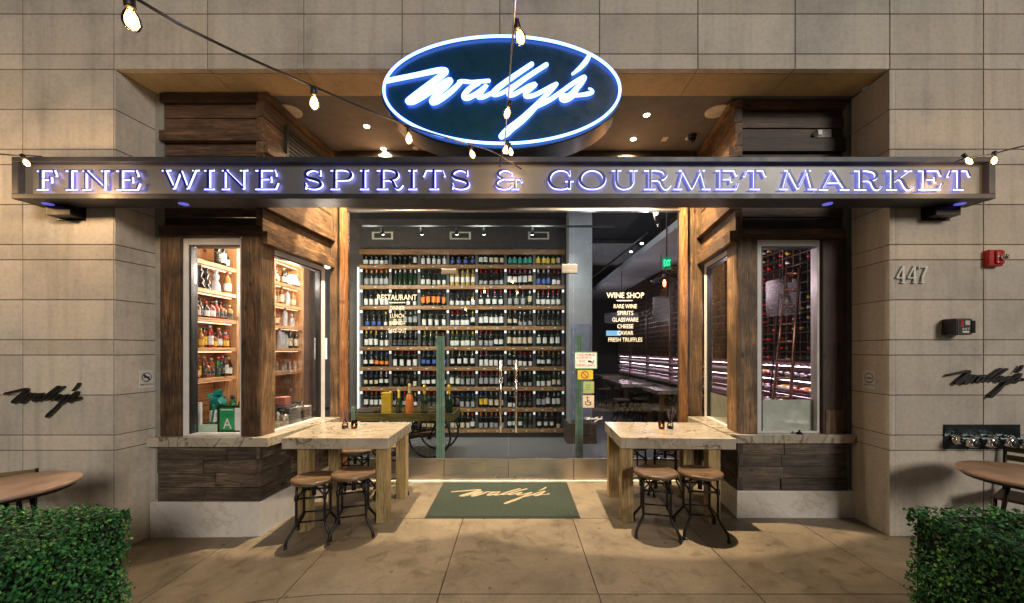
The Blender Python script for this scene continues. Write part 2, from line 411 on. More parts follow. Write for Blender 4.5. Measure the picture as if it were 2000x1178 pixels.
# the script logo, traced as pen strokes (x, y, half width)
LOGO = [
 [(-62,343,27),(0,328,30),(200,288,30),(350,256,33),(440,240,33),(486,246,30),(470,275,34),(400,325,38),(300,398,38),(205,470,38),(145,520,40),(140,532,38),(190,528,38),(290,475,34),(400,400,34),(490,345,34),(530,335,30),(490,385,36),(420,445,38),(365,515,38),(362,538,36),(410,525,36),(500,465,34),(570,405,30),(612,362,28),(626,345,24)],
 [(605,350,22),(650,345,24),(720,352,22),(800,346,22),(882,340,22)],
 [(790,362,24),(720,400,30),(665,455,34),(655,492,34),(700,495,32),(780,450,28),(850,392,26),(862,380,22),(815,440,28),(785,487,28),(830,490,26),(890,462,24),(940,430,24)],
 [(1278,186,28),(1180,252,30),(1060,335,32),(950,420,34),(920,462,30),(960,468,24),(1030,440,24),(1100,395,26),(1200,330,28),(1320,250,28),(1412,192,28)],
 [(1412,192,26),(1300,262,26),(1180,345,30),(1080,425,32),(1068,470,28),(1110,468,26),(1190,425,26),(1260,385,26),(1312,372,26),(1260,420,28),(1218,462,28),(1235,486,26),(1300,474,26),(1400,425,26),(1460,392,26),(1504,372,26)],
 [(1504,372,26),(1440,445,28),(1360,525,30),(1270,620,40),(1180,705,46),(1090,775,48),(1040,820,50),(1000,852,38)],
 [(1300,590,22),(1390,545,28),(1470,500,28),(1560,435,26),(1650,370,26),(1730,320,26),(1768,308,26),(1735,365,28),(1690,415,34),(1655,465,46),(1610,500,44),(1575,522,28),(1545,505,20),(1560,478,22),(1620,478,24),(1720,472,22),(1790,462,26),(1838,445,22),(1826,420,14),(1806,412,9)],
 [(1804,118,26),(1775,165,30),(1725,220,26),(1655,278,14)]]
def logo(mb, mp, depth, lift=0, m=0, w=1.0):
    for i, st in enumerate(LOGO):
        st = [(a, b, c*w) for a, b, c in st]
        ribbon(mb, smooth_path(st, 5), mp, depth, lift, m, True, depth*.06)
        lift += depth*.012

# ---------------------------------------------------------------- the setting
def smooth(t): t = max(0, min(1, t)); return t*t*(3-2*t)
def gz(x): return -.14*smooth((-1.2-x)/1.5)-.008*max(0, -2.7-x)
g = MB()
g.add([(-150, -150, -.45), (150, -150, -.45), (150, 3.6, -.45), (-150, 3.6, -.45)], [(0, 1, 2, 3)])
tag(g.build('road', M['asphalt'], recalc=False), kind='structure')
sw = MB()
xs = [-8.28+1.107*i for i in range(17)]; ys = [4.99, 3.877, 2.676, 1.5, .35, -.8, -2.0, -3.2]
for i in range(16):
    for j in range(7):
        x0, x1, y0, y1 = xs[i]+.004, xs[i+1]-.004, ys[j+1]+.004, ys[j]-.004
        if j == 0 and (x1 < -3.5 or x0 > 3.6): continue
        if j == 0: x0 = max(x0, -3.7); x1 = min(x1, 3.6)
        t = rt(.88, 1.08, .02); K = 4
        tp = [x0+(x1-x0)*k/K for k in range(K+1)]
        vs = [(a, b, gz(a)+c) for a in tp for (b, c) in ((y0, -.12), (y0, 0), (y1, 0), (y1, -.12))]
        fs = [(k*4+q, (k+1)*4+q, (k+1)*4+(q+1) % 4, k*4+(q+1) % 4) for k in range(K) for q in range(3)]+[(0, 1, 2, 3), (K*4+3, K*4+2, K*4+1, K*4)]
        sw.add(vs, fs, 0, t)
K = 60; tp = [-12+24*k/K for k in range(K+1)]
sw.add([(a, b, gz(a)-.012) for a in tp for b in (-3.3, 4.99)], [(k*2, k*2+2, k*2+3, k*2+1) for k in range(K)], 1)
tag(sw.build('sidewalk', [M['concrete'], M['jointdark']], recalc=False, bevel=0), kind='structure')

YF = 3.513
ZJ = [-.5, .782, .922, 1.288, 1.654, 1.794, 2.16, 2.526, 2.666, 3.032, 3.398, 3.538, 3.904, 4.27, 4.41, 4.776, 5.142, 5.282, 5.648]
XJ = [X(u, YF) for u in (-530, -340, -150, 44, 222, 405, 593, 785, 976, 1171, 1363, 1553, 1738, 1921, 2110, 2300, 2490)]
XL, XR, ZT = -3.667, 3.424, 4.27
fac = thing('stone_facade', 'pale limestone panel facade with dark joints around the recessed shop entrance', 'building', (0, YF, 0))
fp = MB(); G = .004
for i in range(len(XJ)-1):
    for j in range(len(ZJ)-1):
        x0, x1 = XJ[i], XJ[i+1]
        if ZJ[j] < ZT-.01 and x0 > XL-.05 and x1 < XR+.05: continue
        t = rt(.84, 1.06, random.uniform(-.005, .03))
        fp.box(x0+G, x1-G, YF, YF+.06, ZJ[j]+G, ZJ[j+1]-G, 0, t)
fp.box(XJ[0], XL-.06, YF+.006, YF+.3, -.5, 5.6, 1); fp.box(XR+.07, XJ[-1], YF+.006, YF+.3, -.5, 5.6, 1); fp.box(XL, XR, YF+.006, YF+.2, ZT+.008, 5.6, 1)
fp.build('stone_cladding', [M['stone'], M['joint']], fac, bevel=.003)
rv = MB(); rw_ = MB()
RL0, RL1, RR0, RR1 = (-3.667, YF+.001), (-3.605, 3.86), (3.424, YF+.001), (3.437, 3.93)
for j in range(len(ZJ)-1):
    if ZJ[j] >= ZT-.01: break
    a, b = ZJ[j]+G, min(ZJ[j+1], ZT)-G
    rv.seg((RL0[0]+.002, RL0[1]), RL1, a, b, 0.0, -.05, 0, rt(.92, 1.04)); rw_.seg((RR0[0]-.002, RR0[1]), RR1, a, b, 0.0, .05, 0, rt(.92, 1.04))
rv.seg(RL0, RL1, -.5, ZT, -.006, -.05, 1); rw_.seg(RR0, RR1, -.5, ZT, .006, .05, 1)
rw_.build('stone_reveal', [M['stone'], M['joint']], fac, bevel=.002)
rv.build('stone_reveal', [M['stone'], M['joint']], fac, bevel=.002)
sf = MB(); xx = [XL]+XJ[5:12]+[XR]
for i in range(8): sf.box(xx[i]+.003, xx[i+1]-.003, YF+.064, 3.885, ZT+.003, ZT+.05, 0, rt(.9, 1.06))
sf.box(XL, XR, YF+.07, 3.88, ZT+.012, ZT+.06, 1)
sf.build('stone_soffit', [M['soffit'], M['joint']], fac)
cl = MB(); cl.box(-3.7, 3.5, 3.885, 5.0, ZT+.006, ZT+.06)
cl.build('entrance_ceiling', M['stucco'], fac)

# interior shell
def struct(name, mb, mat, **k): return tag(mb.build(name, mat, **k), kind='structure')
struct('shop_floor', MB().box(-6, 5, 4.96, 15, -.3, 0), M['shopfloor'])
struct('shop_ceiling', MB().box(-6, 5, 5.06, 15, 4.3, 4.4), M['roomdark'])
struct('shop_wall_back', MB().box(-3.75, 1.0, 7.62, 7.8, 0, 4.3), M['room'])
struct('shop_wall_rear', MB().box(1.0, 5, 14.6, 14.8, 0, 4.3), M['roomdark'])
struct('shop_wall_left', MB().box(-3.75, -3.62, 3.94, 7.62, -.1, 4.3), M['room'])
struct('shop_wall_right', MB().box(3.80, 3.9, 3.96, 14.6, -.1, 4.3), M['roomdark'])
struct('shop_wall_middle', MB().box(.985, 1.05, 7.8, 14.6, 0, 4.3), M['roomdark'])

# ---------------------------------------------------------------- bay windows
def planks(mb, p0, p1, zs, t0=.03, m=0, lo=.6, hi=1.15, maxlen=9, warm=0, jit=.008, offs=None):
    """rows of boards between heights zs on plan segment p0-p1 (outer side = right-hand normal)"""
    L = math.hypot(p1[0]-p0[0], p1[1]-p0[1])
    for i in range(len(zs)-1):
        cuts = [0]
        while L-cuts[-1] > maxlen: cuts.append(cuts[-1]+random.uniform(.5, 1)*maxlen)
        cuts.append(L)
        for a, b in zip(cuts, cuts[1:]):
            q = lambda s_: (p0[0]+(p1[0]-p0[0])*s_/L, p0[1]+(p1[1]-p0[1])*s_/L)
            o = t0+random.uniform(-jit, jit)+(offs[i] if offs else 0)
            mb.seg(q(a+.0015 if a else 0), q(b-.0015 if b < L else L), zs[i]+.002, zs[i+1]-.002, -.05, o, m, rt(lo, hi, warm))
def bay(left):
    s = -1 if left else 1
    if left:
        root = thing('bay_window', 'left reclaimed wood bay window showing brightly lit liquor shelves', 'bay window', (-3.0, 3.8, gz(-3)), 'bay windows beside the glass entrance')
        yf = 3.80; c = (-2.53, yf); e = (-2.405, 4.98); w = (-3.60, yf)
        zpl = (-.25, .203); zs_ = .755; zt = .845; sill = [(-3.602, 3.745), (-2.42, 3.745), (-2.24, 4.925), (-2.5, 4.925), (-3.602, 4.925)]
        X0, X1, X2, X3 = -3.52, -3.32, -2.72, -2.53; ys_, ye = 3.995, 4.89; zh = 2.825; zsd = 2.752
    else:
        root = thing('bay_window', 'right reclaimed wood bay window showing a dim wine rack and ladder', 'bay window', (2.9, 3.9, 0), 'bay windows beside the glass entrance')
        yf = 3.91; c = (2.263, yf); e = (2.417, 4.98); w = (3.437, yf)
        zpl = (-.2, .272); zs_ = .762; zt = .85; sill = [(3.434, 3.86), (2.15, 3.86), (2.205, 4.925), (3.0, 4.925), (3.434, 4.925)]
        X0, X1, X2, X3 = 3.383, 3.128, 2.466, 2.263; ys_, ye = 4.167, 4.93; zh = 2.842; zsd = 2.80
    sx = lambda Y: c[0]+(e[0]-c[0])*(Y-c[1])/(e[1]-c[1])
    # plinth and sill
    ins = .0
    pl = MB(); pts = [(w[0], yf-.02), (c[0]+s*(-.02), yf-.02), (e[0]-s*.02, 4.93), (w[0], 4.93)]
    pl.prism(pts, *zpl); pl.build('marble_plinth', M['marble2'], root, bevel=.004)
    MB().prism(sill, zs_, zt).build('marble_sill', M['marble'], root, bevel=.004)
    zz = [zpl[1]+(zs_-zpl[1])*k/4 for k in range(5)]
    fb = MB(); a, b = ((w[0]+.06, yf), (c[0], yf)) if left else ((c[0], yf), (w[0]-.06, yf))
    planks(fb, a, b, zz, 0, 0, .5, 1.2, .75)
    fb.build('front_boarding', M['wg_x'], root, bevel=.002)
    sb = MB(); a, b = (c, e) if left else (e, c)
    planks(sb, a, b, zz, 0, 0, .6, 1.2, .6); sb.build('side_boarding', M['wg_y'], root, bevel=.002)
    ch = MB(); ch.box(min(w[0]+s*.09, X0), max(w[0]+s*.09, X0), yf+.045, yf+.1, zpl[0], ZT-.02); ch.build('metal_channel', M['channel'], root)
    # posts
    def vpost(x0, x1, y0, y1, mat, z1=zh, nm='post'):
        MB().box(min(x0, x1), max(x0, x1), y0, y1, zt, z1, 0, rt(.8, 1.05)).build(nm, mat, root, bevel=.006)
    vpost(X0, X1, yf, yf+.1, M['wd_z'] if left else M['wr_z'])
    cp = MB(); q = [(X2, yf), (c[0], yf), (sx(ys_), ys_), (sx(ys_)+s*.09, ys_), (X2, yf+.1)]
    cp.prism(q if left else q, zt, zh, 0, rt(.9, 1.0)); cp.build('post', M['wd_z'] if left else M['wm_z'], root, bevel=.006)
    q0, q1 = (c[0], yf+.012), (sx(ys_), ys_)
    if not left: q0, q1 = q1, q0
    MB().seg(q0, q1, zt, zsd+.06, -.02, .006, 0, rt(1.0, 1.2)).build('post', M['wm_z'], root, bevel=.004)
    # front window
    wf = MB(); fw = .055; a, b = min(X1, X2)+.002, max(X1, X2)-.002
    y0, y1 = yf+.03, yf+.12
    wf.box(a, a+fw, y0, y1, zt, zh-.01); wf.box(b-fw*.55, b, y0, y1, zt, zh-.01)
    wf.box(a+fw, b-fw*.55, y0, y1, zh-.075, zh-.01); wf.box(a+fw, b-fw*.55, y0, y1, zt, zt+.018)
    fo = wf.build('window_frame', M['alu'], root, bevel=.003)
    g1 = MB(); g1.box(a+fw, a+fw+.02, y0+.01, y1, zt+.018, zh-.075); g1.box(a+fw+.03, b-fw*.55, y0+.01, y1, zh-.09, zh-.075); g1.build('gasket', M['black'], fo)
    MB().box(a+fw+.03, b-fw*.55, y0+.045, y0+.051, zt+.018, zh-.09).build('window_pane', M['glass'], root)
    # side window
    n = Vector((s, 0))
    p0, p1 = (sx(ys_), ys_), (sx(ye), ye)
    if not left: p0, p1 = p1, p0
    def pp(t_): return (p0[0]+(p1[0]-p0[0])*t_, p0[1]+(p1[1]-p0[1])*t_)
    sw_ = MB(); o0, o1 = -.08, -.012; tt = .075
    sw_.seg(p0, pp(.015 if left else tt), zt, zsd, o0, o1); sw_.seg(pp(1-tt if left else .985), p1, zt, zsd, o0, o1)
    ta, tb = (.015, 1-tt) if left else (tt, .985)
    sw_.seg(pp(ta), pp(tb), zsd-.05, zsd, o0, o1); sw_.seg(pp(ta), pp(tb), zt, zt+.015, o0, o1)
    so = sw_.build('window_frame', M['alu'], root, bevel=.003)
    gk = MB(); gk.seg(pp(ta), pp(tb), zsd-.068, zsd-.05, o0, o1-.01)
    if left: gk.seg(pp(tb-.03), pp(tb), zt+.015, zsd-.068, o0, o1-.012)
    else: gk.seg(pp(ta), pp(ta+.03), zt+.015, zsd-.068, o0, o1-.012)
    gk.build('gasket', M['black'], so)
    MB().seg(pp(ta), pp(tb), zt+.015, zsd-.068, -.052, -.046).build('window_pane', M['glass'], root)
    if not left:
        MB().box(a+fw+.03, b-fw*.55, y0+.056, y0+.062, zt+.018, 1.184).build('frosted_panel', M['frost'], root)
        MB().seg(pp(ta), pp(tb), zt+.015, 1.169, -.066, -.060).build('frosted_panel', M['frost'], root)
        MB().box(X1+.03, X0-.05, yf-.006, yf+.004, zt, zt+.24).build('patch_board', M['wm_z'], root)
    # front header boards: protruding ledgers between recessed boards
    if left: vz = [462, 443, 425, 403, 370, 340, 305, 280, 259, 232, 205, 185]; of = [.055, .0, .01, 0, .01, 0, .0, .05, .0, .008, .045]
    else: vz = [465, 449, 425, 400, 370, 340, 300, 273, 252, 230, 216, 196]; of = [.05, .0, .01, .0, .01, .0, .045, .0, .012, .0, .045]
    yh = yf+.06; zz = [Z(v, yh) for v in vz]; zz[0] = zh; zz[-1] = ZT-.012
    hb = MB(); a, b = ((w[0]+.06, yh), (c[0], yh)) if left else ((c[0], yh), (w[0]-.06, yh))
    planks(hb, a, b, zz, 0, 0, .5, 1.9, 3, .05, .004, of)
    hb.build('header_boards', M['wd_x'], root, bevel=.004)
    vs = [0, .085, .23, .31, .46, .60, .68, .84, .95, 1.0]; os_ = [.07, .02, .08, .02, .03, .08, .02, .03, .07]
    z0 = zsd+.002; zz = [z0+(ZT-.012-z0)*v for v in vs]
    hs = MB(); cc = (c[0], yh-.05); a, b = (cc, (e[0], 4.98)) if left else ((e[0], 4.98), cc)
    planks(hs, a, b, zz, 0, 0, .6, 1.3, 3, .04, .004, os_)
    hs.build('header_boards', M['wm_y'], root, bevel=.004)
    if left:
        MB().seg((sx(4.1)+.03, 4.1), (sx(4.85)+.03, 4.85), 3.68, 4.1, .0, .03).build('louvre_vent', M['black'], root)
        lv = MB()
        for k in range(9): lv.seg((sx(4.14)+.03, 4.14), (sx(4.81)+.03, 4.81), 3.71+k*.042, 3.72+k*.042, .03, .045)
        lv.build('louvre_slats', M['iron'], root)
    return root
bayL = bay(True); bayR = bay(False)

# ---------------------------------------------------------------- glass entrance
YD = 4.98; kd = YD/F
ent = thing('glass_entrance', 'glass double door entrance with steel kick plates in an orange wood surround', 'entrance', (0, YD, 0))
MB().box(-2.40, -2.255, YD-.02, YD+.06, 0, ZT, 0, rt()).build('side_panel', M['wm_z'], ent, bevel=.004)
MB().box(2.205, 2.412, YD-.02, YD+.06, 0, ZT, 0, rt()).build('side_panel', M['wm_z'], ent, bevel=.004)
jb = MB(); jb.box(-2.252, -2.175, YD-.07, YD+.06, 0, 3.56, 0, (1.1, 1, 1)); jb.build('jamb', M['wj_z'], ent, bevel=.004)
jb = MB(); jb.box(2.125, 2.202, YD-.07, YD+.06, 0, 3.56, 0, (1, 1, 1)); jb.build('jamb', M['wj_z'], ent, bevel=.004)
MB().box(-2.252, 2.202, YD-.072, YD+.055, 3.562, 3.64).build('door_header', M['wj_x'], ent, bevel=.004)
MB().box(-2.252, 2.202, YD-.03, YD+.05, 3.645, ZT).build('upper_panel', M['wd_x'], ent)
MB().box(-2.172, 2.122, YD-.03, YD+.04, 3.50, 3.558).build('top_rail', M['steel'], ent, bevel=.003)
MB().box(-2.172, 2.122, YD-.06, YD+.06, -.01, .022).build('threshold', plain('threshold_bright', (.6, .56, .5), .4), ent, bevel=.003)
jx = [-2.17, X(868, YD), X(993, YD), X(1120, YD), 2.12]
lab = ['fixed_glass', 'door', 'door', 'fixed_glass']
doors = []
for i in range(4):
    x0, x1 = jx[i]+.004, jx[i+1]-.004
    top = 3.498 if i in (0, 3) else 2.70
    p = MB().box(x0, x1, YD-.005, YD+.005, .30, top-.002).build(lab[i], M['glassdoor'], ent)
    MB().box(x0, x1, YD-.022, YD+.022, .026, .298).build('kick_plate', M['steel'], p, bevel=.002)
    doors.append(p)
MB().box(jx[1]+.004, jx[3]-.004, YD-.005, YD+.005, 2.706, 3.496).build('transom_glass', M['glassdoor'], ent)
for a, b, v0, v1 in ((863, 892, 526, 536), (1097, 1127, 517, 534)):
    MB().box(X(a, YD), X(b, YD), YD-.03, YD+.02, Z(v1, YD), Z(v0, YD)).build('patch_fitting', M['steel'], ent, bevel=.003)
for p, u in ((doors[1], 978), (doors[2], 1008)):
    hb = MB(); x = X(u, YD); hb.tube([(x, YD-.07, Z(842, YD)), (x, YD-.07, Z(702, YD))], .016, 12)
    for v in (830, 715): hb.tube([(x, YD-.07, Z(v, YD)), (x, YD, Z(v, YD))], .008, 8)
    hb.build('pull_handle', M['chrome'], p)
    lk = MB(); lk.lathe([(.014, 0), (.014, -.01)], (X(u+(-8 if u < 990 else -1), YD), YD-.022, .07), 12, axis='y'); lk.build('lock', M['chrome'], p)
def lines(parent, rows, cx, y=YD-.008, mat='text', name='window_lettering'):
    for q, v, w, h in rows:
        text_to(MB(), q, X(cx-w/2, YD), X(cx+w/2, YD), Z(v+h/2, YD), Z(v-h/2, YD), y).build(name, M[mat], parent, recalc=False)
lines(doors[0], [('RESTAURANT', 581, 77, 11), ('DINNER', 602, 28, 8), ('LUNCH', 617, 27, 8), ('BRUNCH', 631.5, 31, 8), ('TAKE-OUT', 646, 37, 8)], 776)
MB().box(X(760, YD), X(792, YD), YD-.0085, YD-.0075, Z(592.2, YD), Z(590.4, YD)).build('underline', M['text'], doors[0])
lines(doors[3], [('WINE SHOP', 577, 73, 11), ('RARE WINE', 598.5, 45, 8), ('SPIRITS', 611.5, 31, 8), ('GLASSWARE', 624.5, 51, 8), ('CHEESE', 637.5, 31, 8), ('CAVIAR', 650.5, 31, 8), ('FRESH TRUFFLES', 663.5, 66, 8)], 1221)
MB().box(X(1204, YD), X(1235, YD), YD-.0085, YD-.0075, Z(588.2, YD), Z(586.4, YD)).build('underline', M['text'], doors[3])
lg = MB(); ks = 36/1920
logo(lg, lambda x, y, d: (X(1141+(x+60)*ks, YD), YD-.0065-d, Z(813+(y-110)*ks*.8, YD)), .001); lg.build('etched_logo', M['white'], doors[3])
M['stk_red'] = plain('sticker_red', (.35, .03, .03), .5); M['stk_y'] = plain('sticker_yellow', (.55, .42, .03), .5)
M['stk_g'] = plain('sticker_olive', (.32, .36, .14), .5); M['stk_b'] = plain('sticker_beige', (.62, .50, .38), .5); M['stk_gr'] = plain('sticker_green', (.1, .3, .16), .5)
def plate(u0, u1, v0, v1, mat, label, cat, name, y=YD-.009, k=None):
    return MB().box(X(u0, YD), X(u1, YD), y, y+.002, Z(v1, YD), Z(v0, YD)).build(name, mat, None), y
def sticker(u0, u1, v0, v1, mat, label, deco):
    root = MB().box(X(u0, YD), X(u1, YD), YD-.009, YD-.007, Z(v1, YD), Z(v0, YD)).build('door_sticker', mat)
    tag(root, label, 'sticker', 'notices on the right glass panel')
    deco(root, YD-.0095)
def d1(r, y):
    b = MB()
    for v0, v1, u0, u1 in ((687.5, 689, 1122, 1166), (719, 720.5, 1122, 1166)): b.box(X(u0, YD), X(u1, YD), y, y+.0005, Z(v1, YD), Z(v0, YD))
    for u0 in (1122, 1164.8): b.box(X(u0, YD), X(u0+1.4, YD), y, y+.0005, Z(720, YD), Z(688, YD))
    b.build('border', M['stk_gr'], r)
    for s, v, u0, u1 in (('THESE PREMISES', 693, 1126, 1162), ('PROTECTED BY', 699, 1126, 1156), ('VIDEO', 705.5, 1130, 1144), ('SURVEILLANCE', 713.5, 1126, 1162)):
        text_to(MB(), s, X(u0, YD), X(u1, YD), Z(v+2.3, YD), Z(v-2.3, YD), y).build('notice_text', M['stk_red'], r, recalc=False)
    c = MB(); c.box(X(1148, YD), X(1154, YD), y, y+.0005, Z(708, YD), Z(704, YD)); c.tube([(X(1154, YD), y, Z(706, YD)), (X(1158, YD), y, Z(708, YD)), (X(1160, YD), y, Z(703, YD))], .006, 6); c.build('camera_symbol', M['black'], r)
sticker(1122, 1166, 688, 720, M['paper'], 'white VIDEO SURVEILLANCE notice with red letters, topmost sticker on the glass', d1)
def ring(mb, cx, cz, r, w, y, n=24, d=.0006):
    mb.add([(cx+math.cos(2*math.pi*k/n)*q, y, cz+math.sin(2*math.pi*k/n)*q) for k in range(n) for q in (r, r-w)], [(2*k, 2*((k+1) % n), 2*((k+1) % n)+1, 2*k+1) for k in range(n)]); return mb
def d2(r, y):
    c = X(1142, YD); z = Z(732, YD); b = ring(MB(), c, z, .05, .012, y)
    b.hexa([(c-.035, y, z+.027), (c-.027, y, z+.035), (c-.027, y+.0004, z+.035), (c-.035, y+.0004, z+.027), (c+.027, y, z-.035), (c+.035, y, z-.027), (c+.035, y+.0004, z-.027), (c+.027, y+.0004, z-.035)])
    b.build('prohibition_symbol', M['stk_red'], r)
sticker(1128, 1158, 723, 741, M['stk_y'], 'yellow sticker with a red crossed circle under the surveillance notice', d2)
def d3(r, y):
    t = MB()
    for k in range(3): t.box(X(1143, YD), X(1154, YD), y, y+.0004, Z(753+k*4.2, YD), Z(751+k*4.2, YD))
    t.build('notice_text', M['stk_gr'], r)
sticker(1139, 1160, 745, 768, M['stk_g'], 'small olive sticker between the yellow sticker and the wheelchair sticker', d3)
def d4(r, y):
    c = X(1148.5, YD); z = Z(786, YD); b = MB()
    n = 20; vs = []
    for k in range(n): a = R(150+230*k/(n-1)); vs += [(c+math.cos(a)*.04, y, z+math.sin(a)*.04), (c+math.cos(a)*.03, y, z+math.sin(a)*.03)]
    b.add(vs, [(2*k, 2*k+2, 2*k+3, 2*k+1) for k in range(n-1)])
    b.lathe([(.012, 0), (.012, .0005)], (c-.01, y, z+.062), 10, axis='y')
    b.box(c-.016, c-.006, y, y+.0005, z+.0, z+.045); b.box(c-.006, c+.025, y+.0001, y+.0005, z+.0, z+.009); b.box(c-.006, c+.018, y+.0001, y+.0005, z+.022, z+.029)
    b.hexa([(c+.018, y+.0002, z+.009), (c+.027, y+.0002, z+.009), (c+.027, y+.0006, z+.009), (c+.018, y+.0006, z+.009), (c+.034, y+.0002, z-.034), (c+.043, y+.0002, z-.034), (c+.043, y+.0006, z-.034), (c+.034, y+.0006, z-.034)])
    b.build('wheelchair_symbol', M['black'], r)
sticker(1138, 1160, 772, 796, M['stk_b'], 'beige wheelchair access sticker, lowest notice on the glass', d4)

# ---------------------------------------------------------------- illuminated fascia sign
YS = 3.25
sg = thing('fascia_sign', 'long dark metal fascia sign lettered FINE WINE SPIRITS & GOURMET MARKET', 'sign', (0, 3.4, 2.98))
x0, x1 = X(22, YS), X(1945, YS); z0, z1 = Z(388, YS), Z(306, YS); zf0, zf1 = Z(378, YS), Z(316, YS)
b = MB(); b.box(x0, x1, YS+.06, YS+.22, z0+.003, z1-.003); b.box(x0, x1, YS, YS+.058, z0, zf0); b.box(x0, x1, YS, YS+.058, zf1, z1)
b.box(x0, x0+.055, YS+.001, YS+.058, zf0, zf1); b.box(x1-.055, x1, YS+.001, YS+.058, zf0, zf1)
b.build('sign_frame', M['darkmetal'], sg, bevel=.003)
MB().box(x0+.056, x1-.056, YS+.05, YS+.057, zf0+.001, zf1-.001).build('sign_face', M['signface'], sg)
vl = emit('violet_lens', (.2, .2, 1.0), .35)
for u in (88, 355, 1620, 1880): MB().lathe([(.038, 0), (.038, -.006)], (X(u, YS+.1), YS+.12, z0+.0025), 16).build('underside_lens', vl, sg)
for u0 in (107, 1812):
    bk = MB(); a = X(u0, 3.47); bk.box(a, a+.22, 3.40, 3.51, z0-.085, z0-.002); bk.box(a-.02, a+.24, 3.503, 3.5125, z0-.10, z0+.02)
    bk.build('wall_bracket', M['iron'], sg, bevel=.003)
T_, t_ = 2.6, .75
def glyph(c):
    A = []
    def L(*p, w=t_): A.append(([(x, y, w) for x, y in p], False))
    def Cv(pts, sub=5): A.append((smooth_path(pts, sub), True))
    if c in 'EF':
        L((.24, 0), (.24, 1), w=T_); L((0, .0), (.88, 0)); L((.24, .47), (.7, .47)); L((.68, .34), (.70, .64), w=1.2); L((.84, 0), (.94, .3), w=1.2)
        if c == 'E': L((0, 1), (.92, 1)); L((1.0, .68), (.90, 1), w=1.2)
        else: L((0, 1), (.5, 1))
    if c == 'I': L((.5, 0), (.5, 1), w=T_); L((0, 0), (1, 0)); L((0, 1), (1, 1))
    if c == 'N': L((.14, 0), (.14, 1)); L((.14, 0), (.86, .98), w=T_*.85); L((.86, 0), (.86, 1)); L((0, 0), (.24, 0)); L((0, 1), (.3, 1)); L((.7, 0), (1, 0))
    if c == 'W': L((.1, 0), (.33, .98), w=T_*.8); L((.34, .98), (.52, .04)); L((.52, .04), (.70, .98), w=T_*.8); L((.71, .98), (.92, 0)); L((0, 0), (.24, 0)); L((.82, 0), (1, 0))
    if c == 'S': Cv([(.88,.3,1.1),(.8,.1,.9),(.5,0,1.2),(.2,.08,2.4),(.1,.25,2.8),(.25,.42,3),(.55,.5,3),(.85,.62,3),(.93,.8,2.8),(.8,.94,1.9),(.5,1,1),(.2,.92,.9),(.07,.68,1.2)]); L((.88, .3), (.86, .0), w=1.1); L((.07, .68), (.1, 1), w=1.1)
    if c in 'PR':
        e = .98 if c == 'P' else .8
        L((.22, 0), (.22, 1), w=T_); L((0, 0), (.3, 0)); L((0, 1), (.42, 1)); A.append((smooth_path([(.22, 0, t_), (e-.35, 0, t_), (e-.1, .07, 2), (e, .27, 3), (e-.1, .47, 2), (e-.35, .54, t_), (.22, .54, t_)]), True))
        if c == 'R': Cv([(.5,.54,1),(.62,.62,2.4),(.68,.8,2.8),(.76,.97,2.2),(.88,.99,1),(1,.8,.8)])
    if c == 'T': L((.5, 0), (.5, 1), w=T_); L((.12, 0), (.88, 0)); L((.12, 0), (.0, .34), w=1.2); L((.88, 0), (1, .34), w=1.2); L((.28, 1), (.72, 1))
    if c == '&':
        Cv([(.62,.3,1.1),(.55,.08,.9),(.33,0,1),(.12,.1,2.4),(.1,.26,2.6),(.22,.42,1.6),(.45,.47,t_),(.95,.47,t_)]); Cv([(.3,.46,t_),(.08,.58,2),(.02,.75,2.8),(.1,.92,2.4),(.3,1,1),(.5,.96,1),(.6,.8,2)])
        L((.74, .47), (.74, 1), w=T_*.8); L((.6, 1), (.88, 1)); L((.93, .47), (1, .66), w=1.1)
    if c == 'G':
        Cv([(.86,.28,1),(.75,.08,.9),(.48,0,1),(.2,.1,2.2),(.05,.35,3),(.05,.62,3),(.2,.9,2.2),(.48,1,1),(.74,.95,1),(.84,.8,1)]); L((.84, .58), (.84, 1), w=T_); L((.68, .58), (1, .58)); L((.86, .3), (.84, 0), w=1)
    if c == 'O': A.append(([(.5+.47*math.cos(a), .5-.5*math.sin(a), .8+2.2*abs(math.cos(a))**1.5) for a in [2*math.pi*k/32 for k in range(33)]], True))
    if c == 'U': L((.18, 0), (.18, .6), w=T_); Cv([(.18,.58,T_),(.24,.85,2.3),(.45,1,1.2),(.7,.93,1),(.84,.7,t_),(.85,.4,t_),(.85,0,t_)]); L((0, 0), (.36, 0)); L((.7, 0), (1, 0))
    if c == 'M': L((.24, 0), (.10, 1)); L((.24, 0), (.5, .98), w=T_*.8); L((.5, .98), (.74, 0)); L((.74, 0), (.88, 1), w=T_*.85); L((0, 1), (.22, 1)); L((.77, 1), (1, 1)); L((.14, 0), (.28, 0)); L((.7, 0), (.84, 0))
    if c == 'A': L((.44, 0), (.12, 1)); L((.46, 0), (.86, 1), w=T_*.85); L((.25, .64), (.7, .64)); L((0, 1), (.28, 1)); L((.7, 1), (1, 1)); L((.34, 0), (.5, 0))
    if c == 'K': L((.2, 0), (.2, 1), w=T_); L((0, 0), (.38, 0)); L((0, 1), (.38, 1)); L((.84, 0), (.25, .62)); L((.68, 0), (.95, 0)); Cv([(.42,.44,1),(.55,.52,2.4),(.65,.75,2.8),(.75,.97,2.2),(.87,.99,1),(1,.82,.8)])
    return A
words = [('FINE', [(64,106),(121,143),(154,206),(220,267)]), ('WINE', [(310,383),(393,413),(428,479),(494,539)]), ('SPIRITS', [(590,627),(642,685),(700,717),(733,785),(795,812),(825,867),(879,916)]), ('&', [(968,1019)]),
 ('GOURMET', [(1071,1120),(1132,1183),(1196,1246),(1260,1312),(1318,1390),(1401,1444),(1456,1499)]), ('MARKET', [(1526,1599),(1605,1663),(1674,1727),(1737,1789),(1800,1846),(1857,1900)])]
